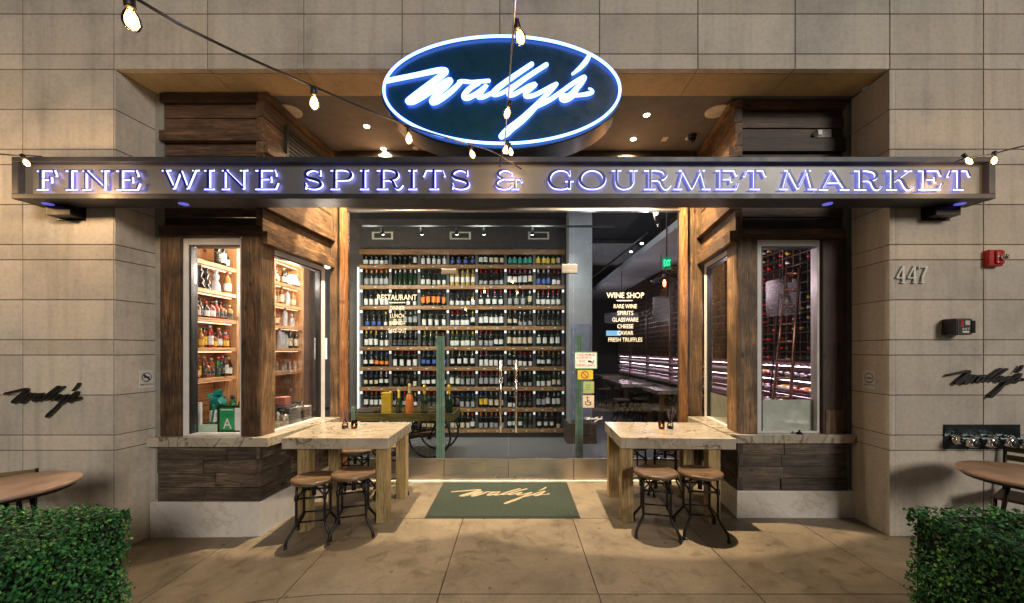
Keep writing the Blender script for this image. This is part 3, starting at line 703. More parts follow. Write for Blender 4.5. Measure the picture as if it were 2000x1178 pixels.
for wd, rng in words:
    for c, (u0, u1) in zip(wd, rng):
        dy = 0 if 300 < (u0+u1)/2 < 1600 else 1.0
        v0, v1 = 329.6+dy, 366.4+dy
        fr = MB(); bk = MB()
        for i, (st, cur) in enumerate(glyph(c)):
            st = [(u0+x*(u1-u0), v0+y*(v1-v0), w*.92) for x, y, w in st]
            yy = YS+.02
            ribbon(fr, st, lambda u, v, d: (X(u, YS), yy-d, Z(v, YS)), .006, .0002*i, 0, False)
            st2 = [(u+.9, v+.8, w*.9+.55) for u, v, w in st]
            ribbon(bk, st2, lambda u, v, d: (X(u, YS), yy+.012-d, Z(v, YS)), .007, .0002*i, 0, False)
        lt = fr.build('letter', M['navy'], sg); bk.build('glowing_edge', M['neon'], lt)

# ---------------------------------------------------------------- oval sign
YO = 3.22; ko = YO/F
ov = thing('oval_sign', 'oval green illuminated sign with glowing Wally\'s script above the entrance', 'sign', (X(980.5, YO), YO+.12, Z(292, YO)))
ocx, ocz = X(980.5, YO), Z(179, YO)
def ell(a, bb, n=96): return [(ocx+a*ko*math.cos(2*math.pi*k/n), ocz+bb*ko*math.sin(2*math.pi*k/n)) for k in range(n)]
def eprism(poly, y0, y1, m=0):
    n = len(poly); q = MB(); q.add([(x, y0, z) for x, z in poly]+[(x, y1, z) for x, z in poly], [tuple(range(n)), tuple(range(2*n-1, n-1, -1))], 0)
    q.add([(x, y0, z) for x, z in poly]+[(x, y1, z) for x, z in poly], [(i, (i+1) % n, n+(i+1) % n, n+i) for i in range(n)], 0, (1, 1, 1), True); return q
eprism(ell(236, 113), YO+.01, YO+.285).build('sign_body', M['ovalside'], ov, bevel=.004)
eprism(ell(234, 111.5), YO, YO+.0095).build('sign_face', M['ovalface'], ov)
rg = MB(); n = 96
def ring_pts(w): return [(980.5+229*math.cos(2*math.pi*k/n), 179-104*math.sin(2*math.pi*k/n), w) for k in range(n+1)]
ribbon(rg, ring_pts(2.5), lambda u, v, d: (X(u, YO), YO-d, Z(v, YO)), .006, .02, 0, False); rg.build('glowing_ring', M['white_led'], ov)
lg = MB(); logo(lg, lambda x, y, d: (X(770+x/4.762, YO), YO-d, Z(90+y/4.762, YO)), .006, .018, 0, .74); lg.build('glowing_script', M['white_led'], ov)
for u, v in ((560+0, 0),): pass

# ---------------------------------------------------------------- wall mounted things
def wall_logo(u0, v0, w, h, label):
    mb = MB(); kx, ky = w/1920, h/770
    logo(mb, lambda x, y, d: (X(u0+(x+60)*kx, YF), YF-d, Z(v0+(y-110)*ky, YF)), .022, .012, 0, .78)
    o = tag(mb.build('wall_logo', M['logo']), label, 'logo', "bronze script logos on the stone wall")
    for x, y in ((300, 270), (700, 480), (1150, 360), (1100, 760), (1690, 440)): 
        MB().box(X(u0+(x+60)*kx, YF)-.004, X(u0+(x+60)*kx, YF)+.004, YF-.013, YF, Z(v0+(y-110)*ky, YF)-.004, Z(v0+(y-110)*ky, YF)+.004).build('standoff', M['iron'], o)
wall_logo(18, 748, 147, 67, "dark bronze Wally's script on the left stone wall")
wall_logo(1845, 714, 148, 63, "dark bronze Wally's script on the right stone wall")
# house number
def num(u0, glyphs, label):
    mb = MB()
    for i, st in enumerate(glyphs): ribbon(mb, [(u0+x, 520+y, w) for x, y, w in st], lambda u, v, d: (X(u, YF), YF-d, Z(v, YF)), .012, .006+.0003*i, 0, False)
    return tag(mb.build('house_number', M['numeral']), label, 'number', 'metal house number 447')
four = [[(13, 0, 2), (13, 33, 2)], [(12.5, 1, 1.2), (0.5, 23, 1.2)], [(0, 23.5, 1.1), (17, 23.5, 1.1)], [(9, 32.5, 1.1), (17, 32.5, 1.1)]]
M['numeral'] = plain('satin_numeral', (.62, .66, .64), .3, .25)
num(1748, four, 'leftmost silver numeral 4 of the house number on the stone')
num(1770, four, 'silver numeral 4 in the middle of the house number')
num(1791, [[(0, 2, 1.6), (17, 2, 1.6)], [(16, 2, 1.8), (8.5, 20, 2.0), (7, 33, 2.1)], [(3.5, 32.5, 1.1), (11.5, 32.5, 1.1)], [(.6, 2, .8), (.6, 7, .8)]], 'silver numeral 7 at the end of the house number')
# fire alarm
def wallpt(u, v): return X(u, YF), Z(v, YF)
fa = thing('fire_alarm', 'red fire alarm horn with a clear strobe high on the right stone wall', 'alarm', (X(1945, YF), YF, Z(524, YF)))
a0, c0 = wallpt(1920, 522); a1, c1 = wallpt(1958, 490)
a1 = a0+.125
MB().box(a0, a1, YF-.05, YF, c0, c1).build('housing', M['red'], fa, bevel=.008)
MB().box(a0+.045, a1-.006, YF-.066, YF-.051, c0+.02, c1-.012).build('front_cover', M['red'], fa, bevel=.006)
tx = MB(); 
for i, ch in enumerate('FIRE'): text_to(tx, ch, a0+.054, a0+.066, c1-.05-i*.024, c1-.034-i*.024, YF-.0672)
tx.build('lettering', M['white'], fa, recalc=False)
MB().lathe([(.0, -.045), (.02, -.035), (.026, -.01), (.026, 0)], (a1-.03, YF-.067, (c0+c1)/2), 14, axis='y').build('strobe_lens', M['chrome'], fa)
# entry box
kb = thing('key_box', 'black key box marked 447 with a red card on the right stone wall', 'key box', (X(1868, YF), YF, Z(655, YF)))
a0, c0 = wallpt(1838, 655); a1, c1 = wallpt(1872, 624)
MB().box(a0, a0+.148, YF-.12, YF, c0, c1).build('box_body', M['black'], kb, bevel=.01)
q = YF-.122; xa = a0+.012; xb = a0+.138
MB().box(xa, xb, q-.004, q+.002, c0+.008, c1-.008).build('box_rim', M['chrome'], kb, bevel=.003)
MB().box(xa+.006, xb-.004, q-.006, q-.004, c0+.013, c1-.013).build('window_panel', M['black'], kb)
MB().box(xa+.02, xa+.045, q-.008, q-.006, c1-.075, c1-.02).build('red_card', M['red'], kb)
MB().box(xa+.06, xa+.10, q-.008, q-.006, c1-.06, c1-.02).build('grey_card', M['frost'], kb)
tb = MB(); text_to(tb, '447', xa+.03, xa+.10, c0+.04, c0+.062, q-.0065); tb.box(xa+.035, xa+.095, q-.007, q-.0065, c0+.018, c0+.034); tb.build('lettering', M['white'], kb, recalc=False)
MB().box(xb-.015, xb+.02, q-.012, q+.03, c0+.015, c1-.02).build('side_latch', M['iron'], kb, bevel=.003)
# no smoking plates on the reveals
def nosmoke(p0, p1, t0, t1, v0, v1, label, side):
    d = Vector((p1[0]-p0[0], p1[1]-p0[1])); L = d.length; d.normalize(); nrm = Vector((d.y, -d.x))*side
    def mp(a, z, o): return (p0[0]+d.x*a+nrm.x*o, p0[1]+d.y*a+nrm.y*o, z)
    z0_, z1_ = v0, v1
    def slab(mb, a, b, zz0, zz1, o0, o1): mb.hexa([mp(a, zz0, o0), mp(b, zz0, o0), mp(b, zz0, o1), mp(a, zz0, o1), mp(a, zz1, o0), mp(b, zz1, o0), mp(b, zz1, o1), mp(a, zz1, o1)]); return mb
    o = slab(MB(), t0, t1, z0_, z1_, .0, .006).build('no_smoking_sign', M['alu'])
    tag(o, label, 'sign', 'no smoking signs on the stone reveals')
    cx = (t0+t1)/2; r = (t1-t0)*.37; cz = z1_-r-.025; rg = MB(); n = 24; ov_ = .0066
    rg.add([mp(cx+math.cos(2*math.pi*k/n)*q_, cz+math.sin(2*math.pi*k/n)*q_, ov_) for k in range(n) for q_ in (r, r*.84)], [(2*k, 2*((k+1) % n), 2*((k+1) % n)+1, 2*k+1) for k in range(n)])
    s2 = .707*r*.95; e = .008*.7
    sgn = side
    rg.add([mp(cx-sgn*s2-e, cz+s2-e, ov_+.0002), mp(cx-sgn*s2+e, cz+s2+e, ov_+.0002), mp(cx+sgn*s2+e, cz-s2+e, ov_+.0002), mp(cx+sgn*s2-e, cz-s2-e, ov_+.0002)], [(0, 1, 2, 3)])
    slab(rg, cx-r*.6, cx+r*.6, cz-.007, cz+.006, .0061, .0064)
    rg.build('symbol', M['black'], o, recalc=False)
    tm = MB()
    for s, zc, hw in (('NO', z0_+.055, .022), ('SMOKING', z0_+.025, .058)):
        v, f = text_pts(s); ax, bx = min(p[0] for p in v), max(p[0] for p in v); az, bz = min(p[1] for p in v), max(p[1] for p in v)
        tm.add([mp(cx+sgn*((p[0]-ax)/(bx-ax)-.5)*2*hw, zc+(p[1]-az)/(bz-az)*.018, .0066) for p in v], f)
    tm.build('lettering', M['black'], o, recalc=False)
nosmoke(RL0, RL1, .195, .315, 1.33, 1.505, 'grey NO SMOKING plate on the left stone reveal', 1)
nosmoke(RR0, RR1, .14, .275, 1.33, 1.505, 'grey NO SMOKING plate on the right stone reveal', -1)
# fire department connection
fd = thing('hydrant_manifold', 'row of four chrome hose inlets on a dark plate on the right wall', 'hydrant connection', (X(1915, YF), YF, Z(878, YF)))
a0, c0 = wallpt(1842, 877); a1, c1 = wallpt(1990, 829)
MB().box(a0, a1, YF-.012, YF, c0, c1).build('back_plate', plain('teal_steel', (.03, .045, .05), .25, .7), fd, bevel=.003)
for i, u in enumerate((1868, 1905, 1940, 1972)):
    x, z = wallpt(u-8, 857); dx = -.0
    pr = [(.042, 0), (.042, -.03), (.032, -.035), (.032, -.11), (.042, -.115), (.042, -.165), (.034, -.17), (0, -.17)]
    o = MB().lathe(pr, (x+.0, YF-.012, z), 18, axis='y').build('hose_inlet', M['chrome'], fd)
    MB().lathe([(.031, -.1712), (.028, -.178), (0, -.178)], (x, YF-.012, z), 18, axis='y').build('cap', M['black'], o)
    MB().tube([(x, YF-.10, z-.03), (x+.004, YF-.12, z-.05), (x-.002, YF-.12, z-.075)], .004, 6).build('chain', M['iron'], o)
# dome camera & emergency light on the right bay
cx, cy, cz = P(1352, 283, 4.6)
cmn = thing('security_camera', 'small black dome camera hanging at the edge of the entrance ceiling', 'camera', (cx, cy, ZT))
MB().lathe([(.05, 0), (.05, -.03), (.045, -.035)], (cx, cy, ZT+.004), 16).build('mount', M['black'], cmn)
MB().lathe([(.04, 0), (.035, -.03), (.02, -.045), (0, -.05)], (cx, cy, ZT-.032), 16).build('lens', plain('dark_lens', (.01, .01, .02), .08), cmn)
em = thing('junction_box', 'small clear plastic box screwed to the right header boards', 'box', P(1608, 272, 3.95))
x_, y_, z_ = P(1608, 262, 3.93)
MB().box(x_-.075, x_+.075, 3.915, 3.965, z_-.045, z_+.045).build('cover', plain('clear_plastic', (.22, .21, .2), .2, Alpha=.5), em, bevel=.006)
MB().box(x_-.07, x_-.03, 3.905, 3.914, z_-.02, z_+.03).build('fitting', M['white'], em, bevel=.003)

# ceiling fittings
M['led_spot'] = M['downlight']
for i, (u, v, lb) in enumerate(((716, 247, 'lit round downlight in the entrance ceiling, left pair, nearer the street'), (749, 291, 'lit round downlight in the entrance ceiling, left pair, nearer the doors'), (1263, 225, 'lit round downlight in the entrance ceiling, right pair, nearer the street'), (1237, 272, 'lit round downlight in the entrance ceiling, right pair, nearer the doors'))):
    Y = (ZT-H)*F/(HY-v); x = X(u, Y)
    d = thing('downlight', lb, 'downlight', (x, Y, ZT), 'downlights in the entrance ceiling')
    MB().lathe([(.045, 0), (.045, -.004), (.032, -.006)], (x, Y, ZT+.006), 20).build('trim', M['discwhite'], d)
    MB().lathe([(.031, 0), (.031, -.003)], (x, Y, ZT+.0005), 16).build('lens', M['downlight'], d)
    lamp('SPOT', 'downlight_beam', (x, Y, ZT-.015), [500, 150, 500, 150][i], (1, .76, .48), d, spot_size=R(92), spot_blend=.07, shadow_soft_size=.03, aim=(x, Y+math.tan(R(31 if i % 2 == 0 else 36))*ZT, 0))
    lamp('SPOT', 'downlight_spill', (x, Y, ZT-.015), [230, 35, 230, 35][i], (1, .76, .48), d, spot_size=R(150), spot_blend=.9, shadow_soft_size=.04, aim=(x, Y+1.2, 0))
for u, v, r, lb in ((567, 218, .115, 'left round speaker grille flush in the entrance ceiling'), (1400, 218, .12, 'right round speaker grille flush in the entrance ceiling')):
    Y = (ZT-H)*F/(HY-v); x = X(u, Y)
    d = thing('ceiling_speaker', lb, 'speaker', (x, Y, ZT), 'ceiling speakers')
    MB().lathe([(r, 0), (r, -.008), (r-.012, -.01)], (x, Y, ZT+.006), 28).build('rim', M['discwhite'], d)
    MB().lathe([(r-.014, 0), (r-.014, -.004)], (x, Y, ZT+.0005), 28).build('grille', M['discwhite'], d)
for u, v, lb in ((1345, 270, 'small pale round disc in the ceiling beside the black dome camera'), (812, 289, 'small pale round disc in the ceiling left of the oval sign')):
    Y = (ZT-H)*F/(HY-v); x = X(u, Y)
    tag(MB().lathe([(.042, 0), (.042, -.012), (.03, -.016)], (x, Y, ZT+.006), 20).build('smoke_detector', M['discwhite']), lb, 'detector')
Y = (ZT-H)*F/(HY-272); x = X(1298, Y)
tag(MB().box(x-.03, x+.03, Y-.045, Y+.045, ZT-.004, ZT+.006).build('ceiling_plate', M['discwhite']), 'small pale square plate in the ceiling right of the downlights', 'plate')

# ---------------------------------------------------------------- string lights
def string(name, pts, bulbs, label, pw=1.6):
    """pts: world wire points; bulbs: (socket point, tilt)"""
    root = thing(name, label, 'string lights', pts[0], 'strings of filament bulbs')
    w = MB(); w.tube([tuple(q[:3]) for q in smooth_path([tuple(p) for p in pts], 6)], .0055, 6); w.build('wire', M['black'], root)
    for p, (tx_, ty_) in bulbs:
        p = Vector(p); d = Vector((tx_, ty_, -1)).normalized(); Mx = d.to_track_quat('Z', 'Y').to_matrix()
        def put(mb):
            mb.v = [tuple(p+Mx @ (Vector(q)*.86)) for q in mb.v]; return mb
        s_ = put(MB().lathe([(.010, -.012), (.017, -.008), (.017, .028), (.014, .034)], (0, 0, 0), 12)).build('socket', M['black'], root)
        b_ = put(MB().lathe([(.010, .034), (.013, .040), (.022, .056), (.0275, .074), (.027, .088), (.020, .102), (.010, .109), (0, .111)], (0, 0, 0), 16)).build('bulb', M['bulbglass'], s_, recalc=False)
        put(MB().lathe([(.004, .040), (.012, .050), (.0185, .068), (.0185, .082), (.010, .098), (0, .100)], (0, 0, 0), 12)).build('filament', M['amberbulb'], b_)
        q = p+d*.075
        lamp('POINT', 'bulb_glow', q+d*.05, pw, (1, .62, .30), root, shadow_soft_size=.03)
    return root
def S_(u, v, Y): return P(u, v, Y)
string('string_light', [S_(-420, -420, .75), S_(262, -5, 1.15), S_(405, 75, 1.42), S_(614, 170, 1.75), S_(798, 246, 2.25), S_(924, 284, 2.85), S_(965, 298, 3.1), S_(1018, 330, 3.22)],
       [(S_(252, -2, 1.15), (.12, 0)), (S_(613, 174, 1.75), (.02, 0)), (S_(799, 250, 2.25), (-.02, 0)), (S_(917, 286, 2.85), (.35, 0))], 'string of bulbs sloping from upper left down to the oval sign')
string('string_light', [S_(1030, -300, .8), S_(1008, -20, 1.2), S_(1003, 50, 1.6), S_(992, 200, 2.3), S_(986, 272, 2.9), S_(976, 325, 3.22)],
       [(S_(1008, 44, 1.6), (.28, 0)), (S_(995, 201, 2.3), (-.22, 0)), (S_(991, 277, 2.9), (-.25, 0)), (S_(995, 282, 3.1), (.18, 0))], 'string of bulbs dropping from top centre in front of the oval sign')
string('string_light', [S_(-900, 120, 2.5), S_(-300, 270, 2.8), S_(0, 301, 2.95), (S_(45, 303, 2.95)), S_(82, 306, 3.22)],
       [(S_(44, 304, 2.95), (.55, 0)), (S_(-300, 275, 2.8), (0, 0)), (S_(-640, 190, 2.6), (0, 0))], 'string with one lit bulb at the left end of the fascia sign', 12)  # outer bulbs lie out of view, added to warm the left wall
string('string_light', [S_(2900, 40, 2.2), S_(2400, 190, 2.6), S_(2000, 285, 3.0), S_(1942, 300, 3.05), S_(1885, 310, 3.1), S_(1862, 318, 3.22)],
       [(S_(1942, 298, 3.05), (0, 0)), (S_(1882, 303, 3.08), (.9, .0)), (S_(2300, 215, 2.7), (0, 0)), (S_(2620, 130, 2.4), (0, 0))], 'string with two lit bulbs at the right end of the fascia sign')  # outer bulbs lie out of view, added for light from the right

# ---------------------------------------------------------------- tables and stools
def bar_table(loc, rot, label, legs):
    root = thing('bar_table', label, 'table', loc, 'marble topped bar tables')
    w, d, h, th = 1.04 if legs == 'l' else 1.11, .82, .845, .11
    g0 = loc[2]
    m_ = MB().box(loc[0]-w/2, loc[0]+w/2, loc[1]-d/2, loc[1]+d/2, h-th, h).build('tabletop', M['marble'], root, bevel=.006)
    if legs == 'l': xs_ = ((-.5+.14, 1), (.5-.125, 0))
    else: xs_ = ((-.5+.05, 0), (.5-.26, 0))
    for fx in ((-w/2+.13, -w/2+.245), (w/2-.135, w/2-.02)) if legs == 'l' else ((-w/2+.02, -w/2+.135), (w/2-.245, w/2-.13)):
        for fy in (-d/2+.04, d/2-.155):
            MB().box(loc[0]+fx[0], loc[0]+fx[1], loc[1]+fy, loc[1]+fy+.115, gz(loc[0]+fx[0]) if legs == 'l' else 0, h-th, 0, rt(.9, 1.05)).build('leg', M['leg'], root, bevel=.004)
    root.rotation_euler.z = rot; return root
tL = (-1.76, 4.15, gz(-1.76)); tR = (1.60, 4.15, 0)
bar_table(tL, 0, 'thick marble bar table on oak legs left of the green doormat', 'l')
bar_table(tR, -.04, 'thick marble bar table on oak legs right of the green doormat', 'r')
def make_stool(loc, label):
    root = thing('bar_stool', label, 'stool', loc, 'wooden seat iron stools at the bar tables')
    x, y, z = loc
    se = MB(); prof = [(.0, .556), (.10, .558), (.165, .564), (.186, .571), (.1945, .566), (.197, .552), (.190, .536), (.17, .530), (0, .530)]
    se.lathe(prof[::-1], (x, y, z), 40); o = se.build('seat', M['seat'], root)
    L = .118
    for a in (45, 135, 225, 315):
        c, s_ = math.cos(R(a)), math.sin(R(a)); k = L*1.414
        pts = [(x+c*k*.97, y+s_*k*.97, z+.53), (x+c*k, y+s_*k, z+.42), (x+c*k, y+s_*k, z+.20), (x+c*k*1.02, y+s_*k*1.02, z+.175), (x+c*k*1.5, y+s_*k*1.5, z+.075), (x+c*k*1.56, y+s_*k*1.56, z+.05), (x+c*k*1.58, y+s_*k*1.58, z+.0)]
        l_ = MB().tube(pts, [.0115, .0115, .0115, .012, .012, .012, .012], 8).build('leg', M['iron'], root)
        MB().tube([pts[-1], (pts[-1][0], pts[-1][1], z+.028)], .0155, 8).build('foot_cap', M['rubber'], l_)
        MB().lathe([(.016, .395), (.018, .40), (.018, .43), (.012, .45)], (x+c*k, y+s_*k, z), 8).build('collar', M['iron'], l_)
    for zz, r, nm in ((.20, .008, 'lower_stretcher'), (.415, .0095, 'upper_stretcher')):
        b = MB(); cs = [(x+sx_*L, y+sy_*L, z+zz) for sx_, sy_ in ((-1, -1), (1, -1), (1, 1), (-1, 1))]
        for i in range(4): b.tube([cs[i], cs[(i+1) % 4]], r, 6)
        b.build(nm, M['iron'], root)
    b = MB()
    for sx_ in (-1, 1): b.tube([(x+sx_*L, y-L, z+.425), (x, y, z+.50), (x-sx_*L*0+sx_*L, y+L, z+.425)], .007, 6); b.tube([(x+sx_*L*.97, y-L*.97, z+.52), (x-sx_*L*.97, y+L*.97, z+.52)], .009, 6)
    b.lathe([(.02, .40), (.02, .53)], (x, y, z), 10)
    b.build('screw_brace', M['iron'], root)
    return root
st0 = make_stool((1.315, 3.61, 0), 'iron stool with round wooden seat, front left at the right table')
st0.rotation_euler.z = R(-14)
dup(st0, (1.73, 3.60, 0), 'iron stool with round wooden seat, front right at the right table', R(-10))
dup(st0, (1.40, 4.62, 0), 'iron stool behind the right table, back left', R(6))
dup(st0, (1.80, 4.62, 0), 'iron stool behind the right table, back right', R(-20))
dup(st0, (-1.90, 3.62, gz(-1.9)), 'iron stool with round wooden seat, front left at the left table', R(14))
dup(st0, (-1.525, 3.62, gz(-1.525)), 'iron stool with round wooden seat, front right at the left table', R(16))
dup(st0, (-1.50, 4.62, gz(-1.5)), 'iron stool behind the left table, back right', R(20))
dup(st0, (-1.93, 4.62, gz(-1.93)), 'iron stool behind the left table, back left', R(4))
tag(MB().lathe([(.03, 0), (.034, .012), (.02, .02), (.008, .03), (.012, .04), (0, .045)], (P(1562, 845, 3.88)[0], 3.885, .8505), 8).build('sill_ornament', M['iron']), 'tiny black ornament standing on the right marble sill', 'ornament')
def candle(loc, label):
    x, y, z = loc; r = thing('candle_holder', label, 'candle', loc, 'tealights in smoked glasses on the bar tables')
    MB().lathe([(.030, 0), (.033, .02), (.034, .085), (.032, .085), (.031, .02), (.027, .006)], (x, y, z), 20).build('smoked_glass', M['smoke'], r, recalc=False)
    MB().lathe([(.02, .008), (.02, .022)], (x, y, z), 14).build('tealight', M['white'], r)
    MB().lathe([(.001, .024), (.006, .030), (.0045, .042), (0, .052)], (x, y, z), 10).build('flame', M['flame'], r)
    lamp('POINT', 'candle_glow', (x, y, z+.06), .35, (1, .5, .2), r, shadow_soft_size=.01)
    return r
def vase(loc, label, seed):
    rnd = random.Random(seed); x, y, z = loc; r = thing('bud_vase', label, 'vase', loc, 'glass bud vases with dried lavender on the bar tables')
    MB().lathe([(.030, 0), (.036, .015), (.030, .05), (.010, .085), (.008, .11), (.013, .118)], (x, y, z), 18).build('vase_body', M['clear'], r, recalc=False)
    b = MB(); b.lathe([(.026, .003), (.031, .015), (.027, .028)], (x, y, z), 14); b.build('dark_pebbles', M['black'], r)
    f = MB()
    for k in range(11):
        a = rnd.uniform(0, 6.28); s_ = rnd.uniform(.01, .045); hh = rnd.uniform(.15, .21)
        tip = (x+math.cos(a)*s_, y+math.sin(a)*s_, z+hh)
        f.tube([(x, y, z+.05), tip], .0011, 4)
        f.tube([tip, (tip[0]+(tip[0]-x)*.25, tip[1]+(tip[1]-y)*.25, tip[2]+.028)], [.0045, .002], 5)
    f.build('lavender', M['lavender'], r)
a = P(692, 838, 4.2); candle((a[0], 4.2, .846), 'lit tealight in smoked glass on the left bar table')
a = P(674, 838, 4.2); vase((a[0], 4.2, .846), 'clear bud vase with dried stems on the left bar table', 1)
a = P(1292, 838, 4.18); candle((a[0], 4.18, .846), 'lit tealight in smoked glass on the right bar table')
a = P(1309, 838, 4.18); vase((a[0], 4.18, .846), 'clear bud vase with dried lavender on the right bar table', 2)

# doormat
mx0, mx1, my0, my1 = -.92, .655, 3.875, 4.915
mt = thing('doormat', "green doormat with tan Wally's script in front of the doors", 'doormat', (-.13, 4.4, 0))
MB().box(mx0, mx1, my0, my1, .001, .009).build('mat_edge', M['matrim'], mt, bevel=.003)
MB().box(mx0+.022, mx1-.022, my0+.022, my1-.022, .0092, .014).build('mat_pile', M['mat'], mt, bevel=.002)
lg = MB(); kx = 1.16/1920; kyy = .52/770
logo(lg, lambda x, y, d: (-.755+(x+60)*kx, 4.72-(y-110)*kyy, .014+d), .003, .0002, 0, .68); lg.build('mat_logo', M['matlogo'], mt)

# round tables at the edges and chairs
def round_table(c, r, h, label, z):
    t = thing('round_table', label, 'table', (*c, z), 'round wooden cafe tables')
    MB().lathe([(0, h-.03), (r-.01, h-.03), (r, h-.02), (r, h-.006), (r-.006, h), (0, h)], (*c, 0), 48).build('tabletop', plain('washed_wood_top', (.36, .24, .17), .35, sc=5, var=.2), t)
    MB().lathe([(r*.9, h-.055), (r*.95, h-.031)], (*c, 0), 40).build('apron', M['iron'], t)
    for k in range(4):
        a = R(35+90*k); MB().tube([(c[0]+math.cos(a)*r*.25, c[1]+math.sin(a)*r*.25, h-.05), (c[0]+math.cos(a)*r*.35, c[1]+math.sin(a)*r*.35, h-.35), (c[0]+math.cos(a)*r*.8, c[1]+math.sin(a)*r*.8, z)], .014, 8).build('leg', M['iron'], t)
round_table((-3.55, 2.71), .33, .75, 'round cafe table cut by the left edge, behind the left hedge', gz(-3.4))
round_table((3.93, 2.93), .385, .75, 'round cafe table cut by the right edge, behind the right hedge', 0)
def chair(x, y, z, rot, label):
    r = thing('cafe_chair', label, 'chair', (x, y, z), 'slatted cafe chairs by the round tables')
    MB().box(x-.19, x+.19, y-.19, y+.19, z+.43, z+.45).build('seat', M['wd_x'], r, bevel=.005)
    for sx_ in (-1, 1):
        for sy_ in (-1, 1): MB().tube([(x+sx_*.18, y+sy_*.18, z), (x+sx_*.17, y+sy_*.16, z+.43)], .012, 6).build('leg', M['iron'], r)
        MB().tube([(x+sx_*.17, y+.17, z+.44), (x+sx_*.17, y+.21, z+.84)], .012, 6).build('back_post', M['iron'], r)
    b = MB()
    for k in range(4): b.box(x-.18, x+.18, y+.18+k*.008, y+.195+k*.008, z+.56+k*.075, z+.61+k*.075, 0, rt())
    b.build('backrest', M['cart'], r, bevel=.003)
    r.rotation_euler.z = rot
chair(-4.12, 3.02, gz(-4.1), R(35), 'dark slatted chair at the far left edge against the stone wall')
chair(4.33, 3.22, 0, R(-60), 'slatted chair at the far right edge beside the hose inlets')

# ---------------------------------------------------------------- hedges
def hedge(x0, x1, y0, y1, z0, z1, label, seed):
    rnd = random.Random(seed)
    r = thing('box_hedge', label, 'hedge', ((x0+x1)/2, (y0+y1)/2, z0), 'clipped box hedges in the foreground')
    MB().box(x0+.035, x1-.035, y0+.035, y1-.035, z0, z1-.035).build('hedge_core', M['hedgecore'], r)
    lf = MB(); C = Vector(((x0+x1)/2, (y0+y1)/2, 0))
    def leaf(p, n):
        n = (n+Vector((rnd.gauss(0, .55), rnd.gauss(0, .55), rnd.gauss(.25, .5)))).normalized()
        u = n.orthogonal().normalized(); u = Matrix.Rotation(rnd.uniform(0, 6.28), 3, n) @ u; w = n.cross(u)
        L = rnd.uniform(.008, .0138); B = L*rnd.uniform(.5, .72); f = L*.25
        v = rnd.random()+.12*math.sin(p.x*5+p.z*4)*math.sin(p.y*6+seed); br = rnd.uniform(.5, 1.3)
        if v < .10: c = (.13*br, .32*br, .05*br)
        elif v < .5: c = (.04*br, .20*br, .05*br)
        else: c = (.022*br, .11*br, .035*br)
        lf.add([p-u*L, p-u*L*.2+w*B-n*f*.3+n*f, p+u*L*.6+w*B*.72+n*f*.6, p+u*L, p+u*L*.6-w*B*.72+n*f*.6, p-u*L*.2-w*B+n*f*.7, p+u*L*.1],
               [(0, 6, 1), (1, 6, 2), (2, 6, 3), (3, 6, 4), (4, 6, 5), (5, 6, 0)], 0, c)
    def wob(p): return .018*math.sin(p.x*9+p.y*4+seed)+.014*math.sin(p.y*13+p.z*11)+.012*math.sin(p.z*17+p.x*6)
    dens = 7200
    faces = [((x0, y1), (x1, y1), 'y+'), ]
    def scatter(n, fn):
        for _ in range(int(n)):
            p, nr = fn(); d = rnd.uniform(-.045, .012)
            leaf(p+nr*(d+wob(p)), nr)
    A = (x1-x0)*(y1-y0); scatter(A*dens*1.0, lambda: (Vector((rnd.uniform(x0, x1), rnd.uniform(y0, y1), z1)), Vector((0, 0, 1))))
    inner = x1 if x1 < 0 else x0; nx = 1 if x1 < 0 else -1
    scatter((y1-y0)*(z1-z0)*dens*1.2, lambda: (Vector((inner, rnd.uniform(y0, y1), rnd.uniform(z0, z1))), Vector((nx, 0, 0))))
    scatter((x1-x0)*(z1-z0)*dens*.25, lambda: (Vector((rnd.uniform(x0, x1), y1, rnd.uniform(z1-.25, z1))), Vector((0, 1, 0))))
    scatter((x1-x0)*(z1-z0)*dens*.5, lambda: (Vector((rnd.uniform(x0, x1), y0, rnd.uniform(z0, z1))), Vector((0, -1, 0))))
    # stray sprigs
    scatter(260, lambda: (Vector((rnd.uniform(x0, x1), rnd.uniform(y0, y1), z1+rnd.uniform(.01, .03))), Vector((0, 0, 1))))
    lf.build('foliage', M['leaf'], r, recalc=False)
hedge(-3.3, -2.335, 1.15, 2.34, gz(-2.8), .735, 'clipped boxwood hedge in the lower left corner', 3)
hedge(2.375, 3.35, 1.15, 2.34, 0, .735, 'clipped boxwood hedge in the lower right corner', 5)

# ---------------------------------------------------------------- wine wall
YW = 7.46
ww = thing('wine_wall', 'tall oak wine shelving covering the back wall behind the glass doors', 'shelving', (-1.04, YW, 0))
wx0, wx1 = X(702, YW), X(1103, YW)
RZ = [Z(v, YW) for v in (517, 557, 597, 637, 677, 716.5, 756, 797, 838)]     # shelf tops
SD = .24; th = .075
cols = [wx0+.03+(wx1-wx0-.06)*k/7 for k in range(8)]
for z in RZ: MB().box(wx0, wx1, YW, YW+SD*.66, z-th, z, 0, rt(.9, 1.05)).build('shelf', M['shelf'], ww, bevel=.003)
shelves = [o for o in kids(ww)]
MB().box(wx0, wx1, YW, YW+.15, Z(497, YW), Z(487, YW)).build('top_board', M['shelf'], ww)
MB().box(wx0-.02, wx1+.02, YW+.155, YW+.158, .1, Z(487, YW)).build('back_board', plain('back_board', (.018, .017, .018), .7), ww)
MB().box(wx0, wx1, YW+.02, YW+.14, .0, RZ[-1]-th).build('toe_kick', M['black'], ww)
tops = [Z(497, YW)]+[z-th for z in RZ[:-1]]
